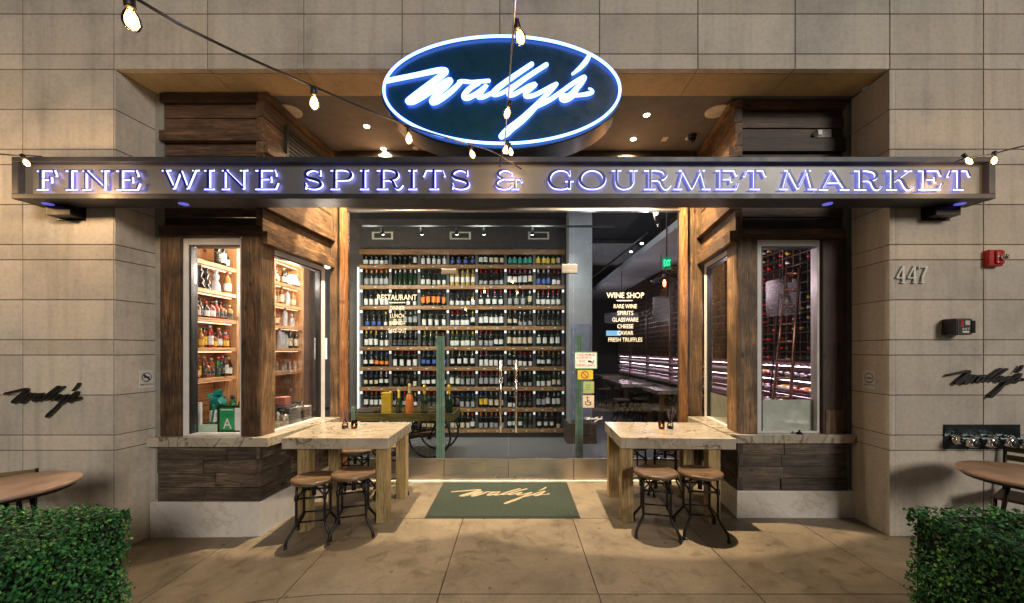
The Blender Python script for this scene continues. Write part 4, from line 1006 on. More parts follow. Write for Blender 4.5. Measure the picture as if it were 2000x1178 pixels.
for k in range(8):
    dv = MB(); ld = MB()
    for i, z in enumerate(RZ):
        dv.box(cols[k]-.026, cols[k]+.026, YW+.03, YW+.15, z, tops[i])
        if i: ld.box(cols[k]-.02, cols[k]+.02, YW+.022, YW+.028, tops[i]-.06, tops[i]-.008)
    d_ = dv.build('divider', plain('divider_grey', (.045, .043, .045), .5), ww); ld.build('led_strip', M['led'], d_)
for i, z in enumerate(RZ):
    if i: MB().tube([(wx0, YW-.0, z+.225), (wx1, YW-.0, z+.225)], .0045, 6).build('guard_rail', M['darkmetal'], ww)
MB().box(wx0-.035, wx0-.004, YW-.02, YW+.1, .1, Z(522, YW)).build('side_light', emit('side_led', (.85, .92, 1), .3), ww)
cl_, lb_ = plain('tag_frame', (.02, .02, .02), .5), M['paper']
for i, so in enumerate(sorted(shelves, key=lambda o: -max(v.co.z for v in o.data.vertices))):
    z = RZ[i]-th/2
    for k in range(7):
        for j in ((.5,) if i < 3 else (.28, .72)):
            x = cols[k]+(cols[k+1]-cols[k])*j
            tg = MB().box(x-.032, x+.032, YW-.004, YW-.0005, z-.014, z+.014).box(x-.024, x+.024, YW-.006, YW-.0045, z-.008, z+.008, 1).build('price_tag', [cl_, lb_], so)
bcol = {'dark': plain('bottle_dark', (.006, .008, .007), .08), 'green': plain('bottle_green', (.012, .03, .014), .08), 'gold': plain('bottle_gold', (.35, .24, .06), .12), 'brown': plain('bottle_brown', (.04, .015, .006), .1)}
capc = {'black': (.012, .012, .014), 'red': (.45, .02, .025), 'white': (.6, .6, .6), 'yellow': (.62, .45, .05), 'gold': (.45, .3, .12), 'silver': (.35, .36, .38), 'orange': (.7, .18, .03), 'blue': (.05, .12, .35), 'pink': (.6, .08, .2), 'teal': (.02, .3, .26), 'green': (.3, .5, .04)}
labc = {'white': (.62, .62, .6), 'cream': (.55, .47, .34), 'grey': (.3, .3, .32), 'black': (.03, .03, .03), 'yellow': (.65, .42, .04), 'orange': (.7, .2, .03), 'teal': (.02, .28, .22), 'blue': (.05, .1, .35), 'red': (.4, .03, .03)}
CM = {k: plain('capsule_'+k, v, .35) for k, v in capc.items()}
def labmat(name, c):
    m, n, l, b = mk(name); mp = texbase(n, l, (1, 1, 1))
    mp.inputs['Scale'].default_value = (30, 30, 55); f = noise(n, l, mp.outputs[0], 1.4, 2, .5)
    d = tuple(x*.35 for x in c) if sum(c) > .3 else (.4, .38, .3)
    l.new(ramp(n, l, f, [(.36, d), (.42, c), (.6, c)]), b.inputs['Base Color']); b.inputs['Roughness'].default_value = .6; return m
LM = {k: labmat('label_'+k, v) for k, v in labc.items()}
PROF = {'bordeaux': [(.0, 0), (.036, 0), (.0375, .005), (.0375, .185), (.034, .203), (.018, .222), (.0145, .235), (.0145, .30), (.0, .30)],
        'burgundy': [(.0, 0), (.039, 0), (.041, .005), (.041, .135), (.037, .165), (.024, .20), (.0155, .225), (.0145, .30), (.0, .30)],
        'magnum': [(.0, 0), (.046, 0), (.048, .005), (.048, .15), (.043, .19), (.024, .24), (.017, .27), (.016, .345), (.0, .345)]}
MESH = {}
def mesh_of(key, fn, mat):
    k = (key, mat.name)
    if k not in MESH:
        o = fn().build(key, mat, org=(0, 0, 0)); MESH[k] = o.data; bpy.data.objects.remove(o)
    return MESH[k]
def wine(loc, shape, glassk, cap, lab, lz, label, group, s=1.0):
    body = bpy.data.objects.new('wine_bottle', mesh_of('wine_bottle_'+shape, lambda: MB().lathe(PROF[shape], n=14), bcol[glassk]))
    COL.objects.link(body); body.location = loc; body.scale = (s, s, s); body.rotation_euler.z = random.uniform(-.25, .25)
    tag(body, label, 'bottle', group)
    top = PROF[shape][-1][1]; rn = PROF[shape][-2][0]; rb = PROF[shape][3][0]
    c = bpy.data.objects.new('capsule', mesh_of('capsule_'+shape, lambda: MB().lathe([(rn+.0015, top-.062), (rn+.001, top+.001), (0, top+.0015)], n=12), CM[cap])); COL.objects.link(c); c.parent = body
    if lab:
        z0, z1 = lz
        l_ = bpy.data.objects.new('label', mesh_of('label_%s_%.3f_%.3f' % (shape, z0, z1), lambda: MB().lathe([(rb+.0008, z0), (rb+.0008, z1)], n=10, a0=R(195), a1=R(345)), LM[lab])); COL.objects.link(l_); l_.parent = body
    return body
GROUPW = 'wine bottles standing on the wine wall'
rw = random.Random(11); nw = 0
def pick(i, k):
    r = rw.random()
    cap = rw.choices(['black', 'silver', 'white', 'red', 'gold', 'yellow', 'blue', 'orange', 'pink', 'green', 'teal'], [9, 4, 4, 3.2, 2, 1.3, .6, .35, .4, .4, .2])[0]
    lab = rw.choices(['white', 'cream', 'grey', 'black', 'yellow', 'blue', 'orange'], [9, 3, 2.4, 1.4, .15, .2, .05])[0]
    sh = rw.choice(['bordeaux', 'bordeaux', 'burgundy'])
    return cap, lab, sh
special = {(0, 5): ('teal', 'teal', 'burgundy'), (0, 6): ('black', 'yellow', 'burgundy'), (0, 0): ('black', 'white', 'burgundy'), (0, 1): ('black', None, 'burgundy'), (1, 1): ('white', None, 'bordeaux'), (1, 3): ('yellow', 'white', 'bordeaux'), (1, 0): ('orange', 'grey', 'burgundy'), (1, 4): ('red', 'grey', 'bordeaux'), (1, 5): ('pink', 'white', 'burgundy'), (2, 4): ('red', 'white', 'burgundy'), (2, 6): ('red', 'white', 'burgundy'), (3, 3): ('red', 'white', 'burgundy'),
  (4, 3): ('yellow', 'white', 'burgundy'), (4, 5): ('white', 'cream', 'burgundy'), (5, 1): ('red', 'white', 'bordeaux'), (5, 2): ('blue', 'blue', 'bordeaux'), (6, 4): ('red', 'grey', 'burgundy'), (7, 0): ('red', 'white', 'bordeaux'), (8, 3): ('yellow', 'cream', 'bordeaux'), (8, 4): ('orange', 'grey', 'bordeaux'), (6, 2): ('red', 'white', 'bordeaux')}
for i, z in enumerate(RZ):
    for k in range(7):
        xa, xb = cols[k]+.03, cols[k+1]-.03
        n = 5 if rw.random() < .8 else 4
        n = min(n, 5)
        gs = pick(i, k); gs2 = pick(i, k); sw_at = rw.choice([2, 3, 5])
        if (i, k) in special: gs = special[(i, k)]; sw_at = 5 if rw.random() < .6 else 4
        z0 = rw.choice([.02, .03, .06]); lz = (z0, z0+rw.choice([.07, .09, .11]))
        dark = 'green' if rw.random() < .25 else 'dark'
        if gs[0] == 'yellow' and i == 1: dark = 'gold'
        for j in range(n):
            cap, lab, sh = gs if j < sw_at else gs2
            x = xa+(xb-xa)*(j+.5)/n+rw.uniform(-.010, .010); z0 = z0 if j < sw_at or j > sw_at else rw.choice([.02, .05, .08]); lz = (z0, z0+lz[1]-lz[0])
            lt = ('%s label' % lab) if lab else 'bare front'
            wine((x, YW+.055+rw.uniform(-.006, .02), z+.0005), sh, dark, cap, lab, lz if lab else None,
                 '%s capped bottle, %s, %s in bay %s of the %s wine shelf down' % (cap, lt, ORD[j], ['one','two','three','four','five','six','seven'][k], ORD[i]), GROUPW, rw.uniform(1.0, 1.12) if j < sw_at else rw.uniform(.92, 1.04))
            nw += 1
print('wine wall bottles', nw)
# wall vents, track lights
for i, u in enumerate((747, 899, 1052)):
    x, y, z = P(u, 460, 7.60)
    v = thing('air_vent', 'white framed air vent above the wine wall, %s from the left' % ORD[i], 'vent', (x, y, z), 'air vents above the wine wall')
    b = MB(); b.box(x-.21, x+.21, 7.60, 7.618, z+.05, z+.075); b.box(x-.21, x+.21, 7.60, 7.618, z-.075, z-.05); b.box(x-.21, x-.17, 7.60, 7.618, z-.05, z+.05); b.box(x+.17, x+.21, 7.60, 7.618, z-.05, z+.05)
    b.build('vent_frame', M['white'], v, bevel=.003)
    s_ = MB()
    for k in range(4): s_.box(x-.17, x+.17, 7.605, 7.616, z-.04+k*.024, z-.032+k*.024)
    s_.build('slats', M['room'], v)
YT = 6.5
tk = thing('track_light', 'black ceiling track with five small spots in front of the wine wall', 'track light', (-1, YT, Z(442, YT)))
zt_ = Z(444, YT)
MB().box(X(708, YT), X(1200, YT), YT-.018, YT+.018, zt_, zt_+.03).build('track', M['black'], tk)
for u in (745, 822, 891, 945, 1040):
    x = X(u, YT); h = MB().tube([(x, YT, zt_), (x, YT+.0, zt_-.03), (x, YT+.05, zt_-.10)], [.02, .03, .035], 12).build('spot_head', M['black'], tk)
    MB().lathe([(.026, 0), (.026, -.004)], (x, YT+.05, zt_-.103), 12).build('lens', emit('spot_lens', (.95, .95, 1), 30), h)
for x in (-2.6, -1.6, -.6, .4):
    lamp('SPOT', 'wine_wall_beam', (x, YT-.6, 4.1), 125, (1, .95, .88), tk, spot_size=R(84), spot_blend=.9, shadow_soft_size=.06, aim=(x, YW, 1.7))
lamp('AREA', 'shop_ceiling_glow', (-1.0, 6.0, 4.2), 16, (.92, .95, 1.0), tk, shape='RECTANGLE', size=4, size_y=.5)
tk2 = thing('track_light', 'black diagonal ceiling track with two spots in the right hand room', 'track light', (2.0, 9, 3.7))
a_ = Vector((1.95, 5.6, 3.42+.0)); b2 = Vector((1.75, 10.5, 3.42))
MB().tube([tuple(a_), tuple(b2)], .02, 6).build('track', M['black'], tk2)
for t__ in (.06, .16):
    q = a_+(b2-a_)*t__; h = MB().tube([tuple(q), (q.x, q.y, q.z-.08)], .03, 10).build('spot_head', M['black'], tk2); MB().lathe([(.024, 0), (.024, -.004)], (q.x, q.y, q.z-.083), 12).build('lens', emit('spot_lens2', (.95, .95, 1), 25), h)

# column
cz_ = thing('column', 'square grey plaster column right of the wine wall', 'column', (1.16, 7.1, 0))
MB().box(.975, 1.40, 7.02, 7.40, .36, 4.3).build('shaft', M['column'], cz_, bevel=.004)
MB().box(.93, 1.47, 6.97, 7.44, 0, .36).build('base', M['wg_x'], cz_, bevel=.004)
MB().box(1.0, 1.36, 6.99, 7.018, .42, 2.18).build('notice_panel', M['panel'], cz_, bevel=.004)

# security pedestals
def ped(u0, u1, v, label, Y=5.3, v0=None):
    x0, x1 = X(u0, Y), X(u1, Y); z = Z(v, Y)
    r = thing('security_pedestal', label, 'pedestal', ((x0+x1)/2, Y, 0), 'green acrylic pedestals inside the doors')
    MB().box(x0, x1, Y, Y+.03, .03, z).build('acrylic_panel', M['fin'], r, bevel=.004)
    MB().box(x0-.01, x1+.01, Y-.03, Y+.06, 0, .03).build('base_plate', M['steel'], r, bevel=.003)
    w = (x1-x0); s_ = MB()
    for f in (.36, .62): s_.box(x0+w*f, x0+w*f+.004, Y-.003, Y-.0005, .05, z-.02)
    s_.build('antenna_wire', plain('wire_green', (.1, .18, .12), .4), r)
ped(852, 868, 657, 'tall green acrylic post just behind the left door joint')
ped(1124, 1139, 655, 'tall green acrylic post just behind the right stickers')
ped(686, 692, 795, 'short pale post inside by the left door jamb', 5.3)

# cart
YC = 6.0
ct = thing('display_cart', 'flat wooden cart on big spoked wheels carrying champagne bottles', 'cart', (X(800, YC), YC+.3, 0))
cx0, cx1 = X(692, YC), X(887, YC); ctop = Z(808, YC)
b = MB(); b.box(cx0, cx1, YC, YC+.03, ctop-.12, ctop); b.box(cx0, cx1, YC+.62, YC+.65, ctop-.12, ctop+.0); b.box(cx0, cx0+.03, YC+.03, YC+.62, ctop-.12, ctop); b.box(cx1-.03, cx1, YC+.03, YC+.62, ctop-.12, ctop)
b.box(cx0+.03, cx1-.03, YC+.03, YC+.62, ctop-.12, ctop-.10); b.build('tray', M['cart'], ct, bevel=.004)
wcx = X(838, YC)
for yy in (YC+.04, YC+.58):
    w = MB(); n = 40; rr = .325; cz0 = .335; xw = wcx+(.0 if yy < 6.2 else .04)
    w.tube([(xw+math.cos(2*math.pi*k/n)*rr, yy, cz0+math.sin(2*math.pi*k/n)*rr) for k in range(n)], .017, 8, closed=True)
    wo = w.build('wheel', M['iron'], ct)
    sp_ = MB()
    for k in range(28):
        a = 2*math.pi*k/28; sp_.tube([(xw+math.cos(a+.5)*.03, yy, cz0+math.sin(a+.5)*.03), (xw+math.cos(a)*rr, yy, cz0+math.sin(a)*rr)], .0022, 4)
    sp_.build('spokes', M['darkmetal'], wo)
    MB().lathe([(.035, -.03), (.035, .03)], (xw, yy, cz0), 14, axis='y').build('hub', M['iron'], wo)
    w = MB(); xs2 = X(745, YC); rr = .17
    w.tube([(xs2+math.cos(2*math.pi*k/n)*rr, yy, .18+math.sin(2*math.pi*k/n)*rr) for k in range(n)], .014, 8, closed=True)
    w.build('small_wheel', M['iron'], ct)
fr = MB()
for yy in (YC+.08, YC+.54):
    fr.tube([(cx0+.1, yy, ctop-.13), (cx0+.25, yy, .36), (wcx, yy, .34), (wcx+.12, yy, .42)], .018, 8); fr.tube([(cx0+.3, yy, .36), (wcx-.35, yy, .30), (wcx-.02, yy, .36)], .016, 8); fr.tube([(wcx-.3, yy, .34), (wcx-.2, yy, ctop-.12)], .014, 8); fr.tube([(wcx, yy, .34), (wcx+.1, yy, ctop-.12)], .014, 8); fr.tube([(X(745, YC), yy, .18), (X(752, YC), yy, .38)], .014, 8)
fr.build('undercarriage', M['iron'], ct)
def cartbottle(u, v0, r, cap, gl, label, collar=True):
    x = X(u, YC+.3); h = (Z(v0, YC+.3)-(ctop-.10))
    rt_ = thing('champagne_bottle', label, 'bottle', (x, YC+.3, ctop-.0995), 'bottles displayed on the cart')
    z = ctop-.0995
    MB().lathe([(0, 0), (r*.96, 0), (r, .01), (r, h*.5), (r*.85, h*.6), (r*.42, h*.74), (r*.36, h*.8), (r*.34, h), (0, h)], (x, YC+.3, z), 20).build('glass_body', gl, rt_)
    MB().lathe([(r*.62, h*.70), (r*.44, h*.75), (r*.40, h*.9), (r*.40, h+.002), (0, h+.004)], (x, YC+.3, z), 16).build('foil', cap, rt_)
    return rt_
gold = plain('gold_foil', (.6, .36, .04), .3, .5)
amber = plain('rose_glass', (.65, .17, .03), .1)
cartbottle(779, 762, .05, CM['yellow'], bcol['green'], 'smaller green bottle with yellow foil on the cart')
cartbottle(800, 750, .067, CM['gold'], amber, 'orange rose bottle with twine neck on the cart')
cartbottle(829, 752, .062, gold, bcol['green'], 'green champagne bottle with gold foil left of the green post')
cartbottle(877, 752, .058, gold, bcol['green'], 'green champagne bottle with gold foil at the cart\'s right end')
x, y, z = P(756, 808, YC+.25); yb = thing('gift_box', 'tall yellow champagne gift box on the cart', 'box', (x, y, ctop-.0995))
MB().box(x-.078, x+.078, y-.05, y+.05, ctop-.0995, Z(770, YC+.25)).build('carton', plain('yellow_carton', (.5, .30, .015), .45), yb, bevel=.01)
MB().box(x-.08, x+.08, y-.052, y+.052, Z(770, YC+.25)+.001, Z(766, YC+.25)).build('lid', plain('yellow_lid', (.55, .35, .02), .45), yb, bevel=.01)
x, y, z = P(715, 800, YC+.25); bb = thing('serving_trays', 'stack of black trays at the left end of the cart', 'trays', (x, y, ctop-.0995))
for k in range(4): MB().box(x-.23+.01*k, x+.17, y-.16, y+.2, ctop-.098+.03*k, ctop-.076+.03*k).build('tray', M['black'], bb, bevel=.006)

# ---------------------------------------------------------------- left liquor shelves
LX = -3.33
ls = thing('liquor_shelves', 'honey oak shelves of spirits along the left wall inside the left bay', 'shelving', (-3.45, 5, 0))
LZ = [2.665, 2.362, 2.052, 1.728, 1.397]
for z in LZ+[3.0]:
    so = MB().box(-3.60, LX, 3.98, 6.03, z-.045, z, 0, rt(.95, 1.05)).build('shelf', M['shelf_y'], ls, bevel=.003)
    MB().box(LX-.09, LX-.06, 4.0, 6.0, z-.052, z-.0455).build('led_strip', M['ledwarm'], so)
MB().box(-3.615, -3.60, 3.98, 6.03, .85, 3.2).build('back_panel', M['shelf_y'], ls)
for y in (4.58, 5.27, 5.98): MB().box(-3.595, LX+.006, y, y+.05, .85, 3.2, 0, rt(.95, 1.05)).build('upright', M['shelf_z'], ls, bevel=.003)
MB().box(-3.60, -2.98, 4.98, 6.5, .75, .80).build('bar_counter', M['black'], ls)
for y in (4.2, 4.45, 5.4, 5.7): lamp('POINT', 'shelf_fill', (-2.98, y, 3.0), 7 if y < 5 else 22, (1, .78, .55), ls, shadow_soft_size=.05)  # unseen fill lamps added to brighten the shelf fronts
lamp('AREA', 'bar_ceiling_glow', (-2.95, 5.0, 3.3), 22, (1, .85, .66), ls, shape='RECTANGLE', size=.5, size_y=1.6)
liq = {'amber': plain('whiskey_amber', (.20, .055, .01), .1), 'red': plain('liqueur_red', (.26, .02, .008), .1), 'dark': plain('liqueur_black', (.015, .01, .01), .1), 'clear': plain('spirit_clear', (.5, .53, .56), .1, Alpha=.55), 'brown': plain('rum_brown', (.11, .03, .01), .1), 'gold': plain('tequila_gold', (.34, .16, .04), .12), 'green': plain('gin_green', (.01, .10, .03), .1)}
LP = {'square': [(0, 0), (.042, 0), (.044, .006), (.044, .13), (.036, .155), (.015, .17), (.0145, .215), (0, .215)],
      'round': [(0, 0), (.04, 0), (.042, .006), (.042, .15), (.030, .19), (.015, .215), (.014, .26), (0, .26)],
      'tall': [(0, 0), (.034, 0), (.035, .006), (.035, .2), (.026, .225), (.0145, .24), (.014, .29), (0, .29)],
      'figure': [(0, 0), (.05, 0), (.054, .02), (.046, .09), (.026, .13), (.04, .17), (.036, .2), (.02, .215), (.03, .235), (.025, .255), (0, .26)]}
def spirit(loc, shape, col, cap, lab, label, group='spirit bottles on the liquor shelves', s=1.0):
    b = bpy.data.objects.new('spirit_bottle', mesh_of('spirit_bottle_'+shape, lambda: MB().lathe(LP[shape], n=14), liq[col])); COL.objects.link(b); b.location = loc; b.scale = (s, s, s)
    tag(b, label, 'bottle', group)
    top = LP[shape][-1][1]; rb = LP[shape][3][0]; hb = LP[shape][3][1]
    c = bpy.data.objects.new('stopper', mesh_of('stopper_'+shape, lambda: MB().lathe([(.0165, top-.035), (.017, top+.004), (0, top+.005)], n=12), CM[cap])); COL.objects.link(c); c.parent = b
    if lab and shape != 'figure':
        l_ = bpy.data.objects.new('label', mesh_of('slabel_'+shape, lambda: MB().lathe([(rb+.0008, hb*.2), (rb+.0008, hb*.78)], n=10, a0=R(-120), a1=R(40)), LM[lab])); COL.objects.link(l_); l_.parent = b
    return b
rl = random.Random(5)
names_sh = ['top', 'second', 'third', 'fourth', 'fifth']
rows = {0: ['dark']*3, 1: ['dark', 'dark', 'clear', 'gold'], 2: ['brown', 'dark', 'dark', 'red', 'red', 'amber', 'amber', 'gold'], 3: ['amber', 'gold', 'brown', 'red', 'amber', 'brown', 'red', 'amber'], 4: ['brown', 'amber', 'brown', 'amber', 'amber', 'green', 'dark', 'brown', 'dark']}
y_in = lambda a, b, k, n: a+(b-a)*(k+.5)/n
for i, z in enumerate(LZ):
    rr = rows[i]; n = len(rr)
    for k, c in enumerate(rr):
        a, b = (4.32, 4.55) if i == 0 else (4.03, 4.56)
        sh = 'figure' if i == 1 and k < 3 else rl.choice(['square', 'round', 'tall'])
        cap = rl.choice(['black', 'black', 'gold', 'red', 'silver']); lb = rl.choice(['cream', 'white', 'black', 'yellow']) if c != 'dark' else rl.choice(['white', 'black'])
        spirit((-3.40+rl.uniform(-.02, .03), y_in(a, b, k, n), z+.0005), sh, c, cap, lb, '%s spirit bottle, %s from the left on the %s shelf in the left front window' % (c, ORD[k], names_sh[i]), s=rl.uniform(.74, .86) if i > 1 else .95)
    rr = {0: ['dark']*6, 1: ['amber', 'amber', 'clear', 'gold'], 2: ['brown', 'clear', 'clear'], 3: ['clear', 'clear', 'clear', 'clear', 'dark', 'dark'], 4: ['clear']*6}[i]; n = len(rr)
    for k, c in enumerate(rr):
        cap = rl.choice(['black', 'gold', 'red', 'silver']) if i != 3 else 'blue'; 
        spirit((-3.40+rl.uniform(-.02, .03), y_in(5.33, 5.96, k, n), z+.0005), 'tall' if i == 3 else rl.choice(['square', 'round', 'tall']), c, cap, None if c == 'clear' else 'cream', '%s spirit bottle, %s from the left on the %s shelf in the left side window' % (c, ORD[k], names_sh[i]), s=rl.uniform(.85, 1.0) if i != 4 else .45)
# behind-shelf second unit on the far left wall
for k in range(6): spirit((-3.38, 4.66+.1*k, 2.0525), rl.choice(['square', 'round', 'tall']), rl.choice(['amber', 'clear', 'brown']), 'gold', 'cream', 'spirit bottle half hidden by the corner post, %s from the left on the third shelf' % ORD[k])
# counter things in the left bay
GC = 'things standing on the sill inside the left bay'
zc = .8465
for k in range(4):
    spirit((-3.42+.085*k, 4.35+.03*k, zc), 'tall', 'green', 'black', 'white', 'green gin bottle low behind the teal bow, %s from the left' % ORD[k], 'green bottles on the left counter', 1.15)
for k in range(7):
    x = -2.95+.055*k; y = 4.7+.04*(k % 2)
    tag(MB().lathe([(.022, 0), (.024, .005), (.031, .10), (.0295, .10), (.022, .008)], (x, y, zc+.12), 14).build('drinking_glass', M['clear'], recalc=False), 'empty clear glass in the left bay, %s from the left in its row' % ORD[k], 'glass', 'glasses on the bar behind the left bay')
tag(MB().box(-3.02, -2.56, 4.62, 4.86, zc, zc+.119).build('glass_rack', M['black'], bevel=.005), 'low black rack carrying clear glasses in the left bay', 'rack')
fr_ = thing('grade_card', 'black framed green card with a white letter A in the left bay', 'card', (P(447, 840, 4.0)[0], 4.0, zc))
x0, x1 = X(424, 4.0), X(474, 4.0); za, zb = zc, Z(792, 4.0)
MB().box(x0, x1, 4.0, 4.012, za, zb).build('frame', M['black'], fr_, bevel=.003)
MB().box(x0+.03, x0+.185, 3.996, 3.9995, za+.018, zb-.025).build('green_sheet', plain('card_green', (.02, .30, .10), .5), fr_)
MB().box(x0+.187, x1-.012, 3.996, 3.9995, za+.018, zb-.025).build('white_sheet', M['paper'], fr_)
tA = MB(); text_to(tA, 'A', x0+.065, x0+.155, za+.035, za+.145, 3.9955); tA.build('letter', M['white'], fr_, recalc=False)
MB().box(x0+.045, x0+.17, 3.995, 3.9957, zb-.05, zb-.04).build('caption_bar', M['white'], fr_)
bow = thing('ribbon_bow', 'shiny teal ribbon bow hanging in the left front window', 'bow', P(426, 776, 4.03)); bm_ = MB(); bc = Vector(P(427, 775, 4.03)); teal = plain('teal_ribbon', (.005, .22, .20), .2, .2)
rb_ = random.Random(4)
for k in range(16):
    a = rb_.uniform(0, 6.28); e_ = rb_.uniform(-.6, .9); d = Vector((math.cos(a)*math.cos(e_), -abs(math.sin(e_*1.3))*.5, math.sin(a)*math.cos(e_))).normalized(); L = rb_.uniform(.07, .105); s_ = d.orthogonal().normalized()*.02; up = d.cross(s_).normalized()*.022
    pts = [bc, bc+d*L*.5+up, bc+d*L, bc+d*L*.5-up]
    bm_.add([tuple(q-s_*(1 if i else .4)) for i, q in enumerate(pts)]+[tuple(q+s_*(1 if i else .4)) for i, q in enumerate(pts)], [(0, 1, 5, 4), (1, 2, 6, 5), (2, 3, 7, 6), (3, 0, 4, 7)])
bm_.build('loops', teal, bow, recalc=False)
tl = MB()
for dx in (-.03, .01): tl.add([tuple(bc+Vector((dx-.012, 0, 0))), tuple(bc+Vector((dx+.012, 0, 0))), tuple(bc+Vector((dx*2+.008, -.01, -.27))), tuple(bc+Vector((dx*2-.016, -.01, -.27)))], [(0, 1, 2, 3)])
tl.build('tails', teal, bow, recalc=False)
tag(MB().box(X(382, 4.0), X(397, 4.0), 3.97, 3.99, zc, Z(786, 4.0)).build('paper_sheet', M['paper'], bevel=.002), 'blank white sheet standing at the left edge of the left window', 'paper', GC)
tag(MB().box(X(386, 3.93), X(423, 3.93), 3.935, 3.94, zc, Z(829, 3.93)).build('pale_card', plain('pale_green_card', (.45, .6, .48), .6), bevel=.001), 'small pale green card leaning in the left front window', 'card', GC)
sxl = lambda Y: -2.53+.106*(Y-3.8)
def inside(Y, d=.12): return sxl(Y)-.05-d
for j, (Y, n) in enumerate(((4.52, 9), (4.72, 8))):
    x = inside(Y, .13); pt = MB()
    for k in range(n): pt.lathe([(.05, 0), (.095, .016), (.098, .019), (.05, .008)], (x, Y, zc+k*.021), 24)
    tag(pt.build('plate_stack', M['white'], recalc=False), 'stack of white plates in the left side window, %s' % ('nearer the corner post' if j == 0 else 'farther along'), 'plates', 'stacked plates in the left side window')
for j, Y in enumerate((4.20, 4.35)):
    x = inside(Y, .09); c = thing('utensil_cup', 'metal cup holding %s in the left side window' % ('a white napkin' if j == 0 else 'black straws'), 'cup', (x, Y, zc), 'metal cups in the left side window')
    MB().lathe([(.045, 0), (.047, .13), (.045, .13), (.043, .005)], (x, Y, zc), 20).build('cup_body', M['steel'], c, recalc=False)
    if j: 
        s_ = MB()
        for k in range(14): a = k*2.4; s_.tube([(x+math.cos(a)*.02, Y+math.sin(a)*.02, zc+.02), (x+math.cos(a)*.04, Y+math.sin(a)*.04, zc+.19)], .003, 5)
        s_.build('straws', M['black'], c)
    else: MB().lathe([(.038, .10), (.045, .15), (.03, .175), (0, .18)], (x, Y, zc), 9).build('napkin', M['white'], c)
Y = 4.08; x = inside(Y, .04)
mf = thing('menu_frame', 'dark framed menu board beside the corner post in the left side window', 'frame', (x, Y, zc))
MB().box(x-.01, x+.01, 4.03, 4.16, zc, zc+.27).build('frame', M['black'], mf, bevel=.003); MB().box(x+.0101, x+.012, 4.045, 4.145, zc+.02, zc+.25).build('menu_sheet', plain('menu_print', (.15, .16, .10), .5), mf)
tag(MB().box(-2.82, -2.70, 4.50, 4.62, zc+.20, zc+.30).build('pink_box', plain('salmon_card', (.6, .22, .17), .6), bevel=.004), 'small salmon pink box above the plates in the left side window', 'box', GC)
tag(MB().box(-2.98, -2.62, 4.40, 4.74, zc+.16, zc+.199).build('service_tray', M['darkmetal'], bevel=.004), 'grey service tray under the salmon pink box', 'tray', GC)
tag(MB().box(-3.3, -3.1, 6.3, 6.32, 1.55, 1.9).build('notice_sheet', M['paper']), 'pale sheet hung on the dark wall beyond the liquor shelves', 'paper')
lamp('POINT', 'counter_fill', (-2.66, 4.6, 2.55), 9, (1, .92, .82), ls, shadow_soft_size=.06)  # unseen fill lamps, here and below, added to brighten counter and side window
lamp('POINT', 'counter_fill', (-2.85, 4.35, 2.6), 13, (1, .9, .78), ls, shadow_soft_size=.08)
lamp('POINT', 'counter_fill', (-2.75, 5.6, 2.5), 46, (1, .85, .68), ls, shadow_soft_size=.08)

# ---------------------------------------------------------------- right hand room: racks, ladder, tables
RX = 3.40
rk = thing('wine_rack', 'long walnut wine rack with pink lit display rows on the right wall', 'rack', (RX+.2, 9, 0))
fr = MB()
zr = [1.02, 1.20, 1.38]+[1.56+.118*k for k in range(17)]
ycols = [4.12+.118*k for k in range(13)]
for z in zr[3:]: fr.box(RX, RX+.36, 4.0, 12.7, z-.006, z+.006, 0, rt(.7, 1.2))
for y in ycols+[5.7+.14*k for k in range(51)]: fr.box(RX+.003, RX+.36, y-.006, y+.006, 1.5, 3.5, 0, rt(.7, 1.2))
fr.box(RX+.34, RX+.36, 4.0, 12.7, .3, 3.6); fr.build('lattice', M['walnut'], rk)
for i, z in enumerate((.70, .86, 1.02, 1.20, 1.38)):
    so = MB().box(RX-.10+.02*i, RX+.34, 4.0, 12.7, z-.05, z-.02, 0, rt(.7, 1.1)).build('display_shelf', M['walnut'], rk, bevel=.003)
    MB().box(RX+.05, RX+.07, 4.0, 12.7, z+.115, z+.125).build('led_strip', M['ledpink'], so)
for y in (5.45, 6.9, 8.4, 9.9, 11.4): MB().box(RX-.03, RX+.3, y, y+.05, .0, 3.55).build('upright', M['walnut'], rk)
cab = MB().box(RX-.12, RX+.36, 4.0, 12.7, 0, .62).build('base_cabinet', M['walnut'], rk)
# lying bottles: individuals in the window, the rest as one mass
def lying_mesh(): return MB().lathe([(0, -.10), (.0145, -.10), (.0145, -.03), (.036, .03), (.037, .2), (0, .2)], n=10, axis='x')
GR = 'wine bottles lying in the rack seen through the right window'
rr_ = random.Random(9)
def lie(x, y, z, cap, gl, label):
    b = bpy.data.objects.new('racked_bottle', mesh_of('racked_bottle', lying_mesh, bcol[gl])); COL.objects.link(b); b.location = (x, y, z)
    tag(b, label, 'bottle', GR)
    c = bpy.data.objects.new('capsule', mesh_of('lying_capsule', lambda: MB().lathe([(0, -.102), (.0165, -.101), (.0162, -.04)], n=10, axis='x'), CM[cap])); COL.objects.link(c); c.parent = b
for i in range(15):
    for k in range(10):
        if rr_.random() < .32: continue
        capk = 'red' if k > 4 and i < 11 else rr_.choice(['black', 'yellow', 'white', 'red', 'gold'])
        if rr_.random() < .25: capk = 'black'
        z = zr[3+i]+.006+.0375; y = ycols[2+k]+.059-.118
        lie(RX+.06, y, z, capk, rr_.choice(['dark', 'brown', 'green']), '%s capped racked bottle in the right window, row %s up, column %s' % (capk, ORD[i], ORD[k]))
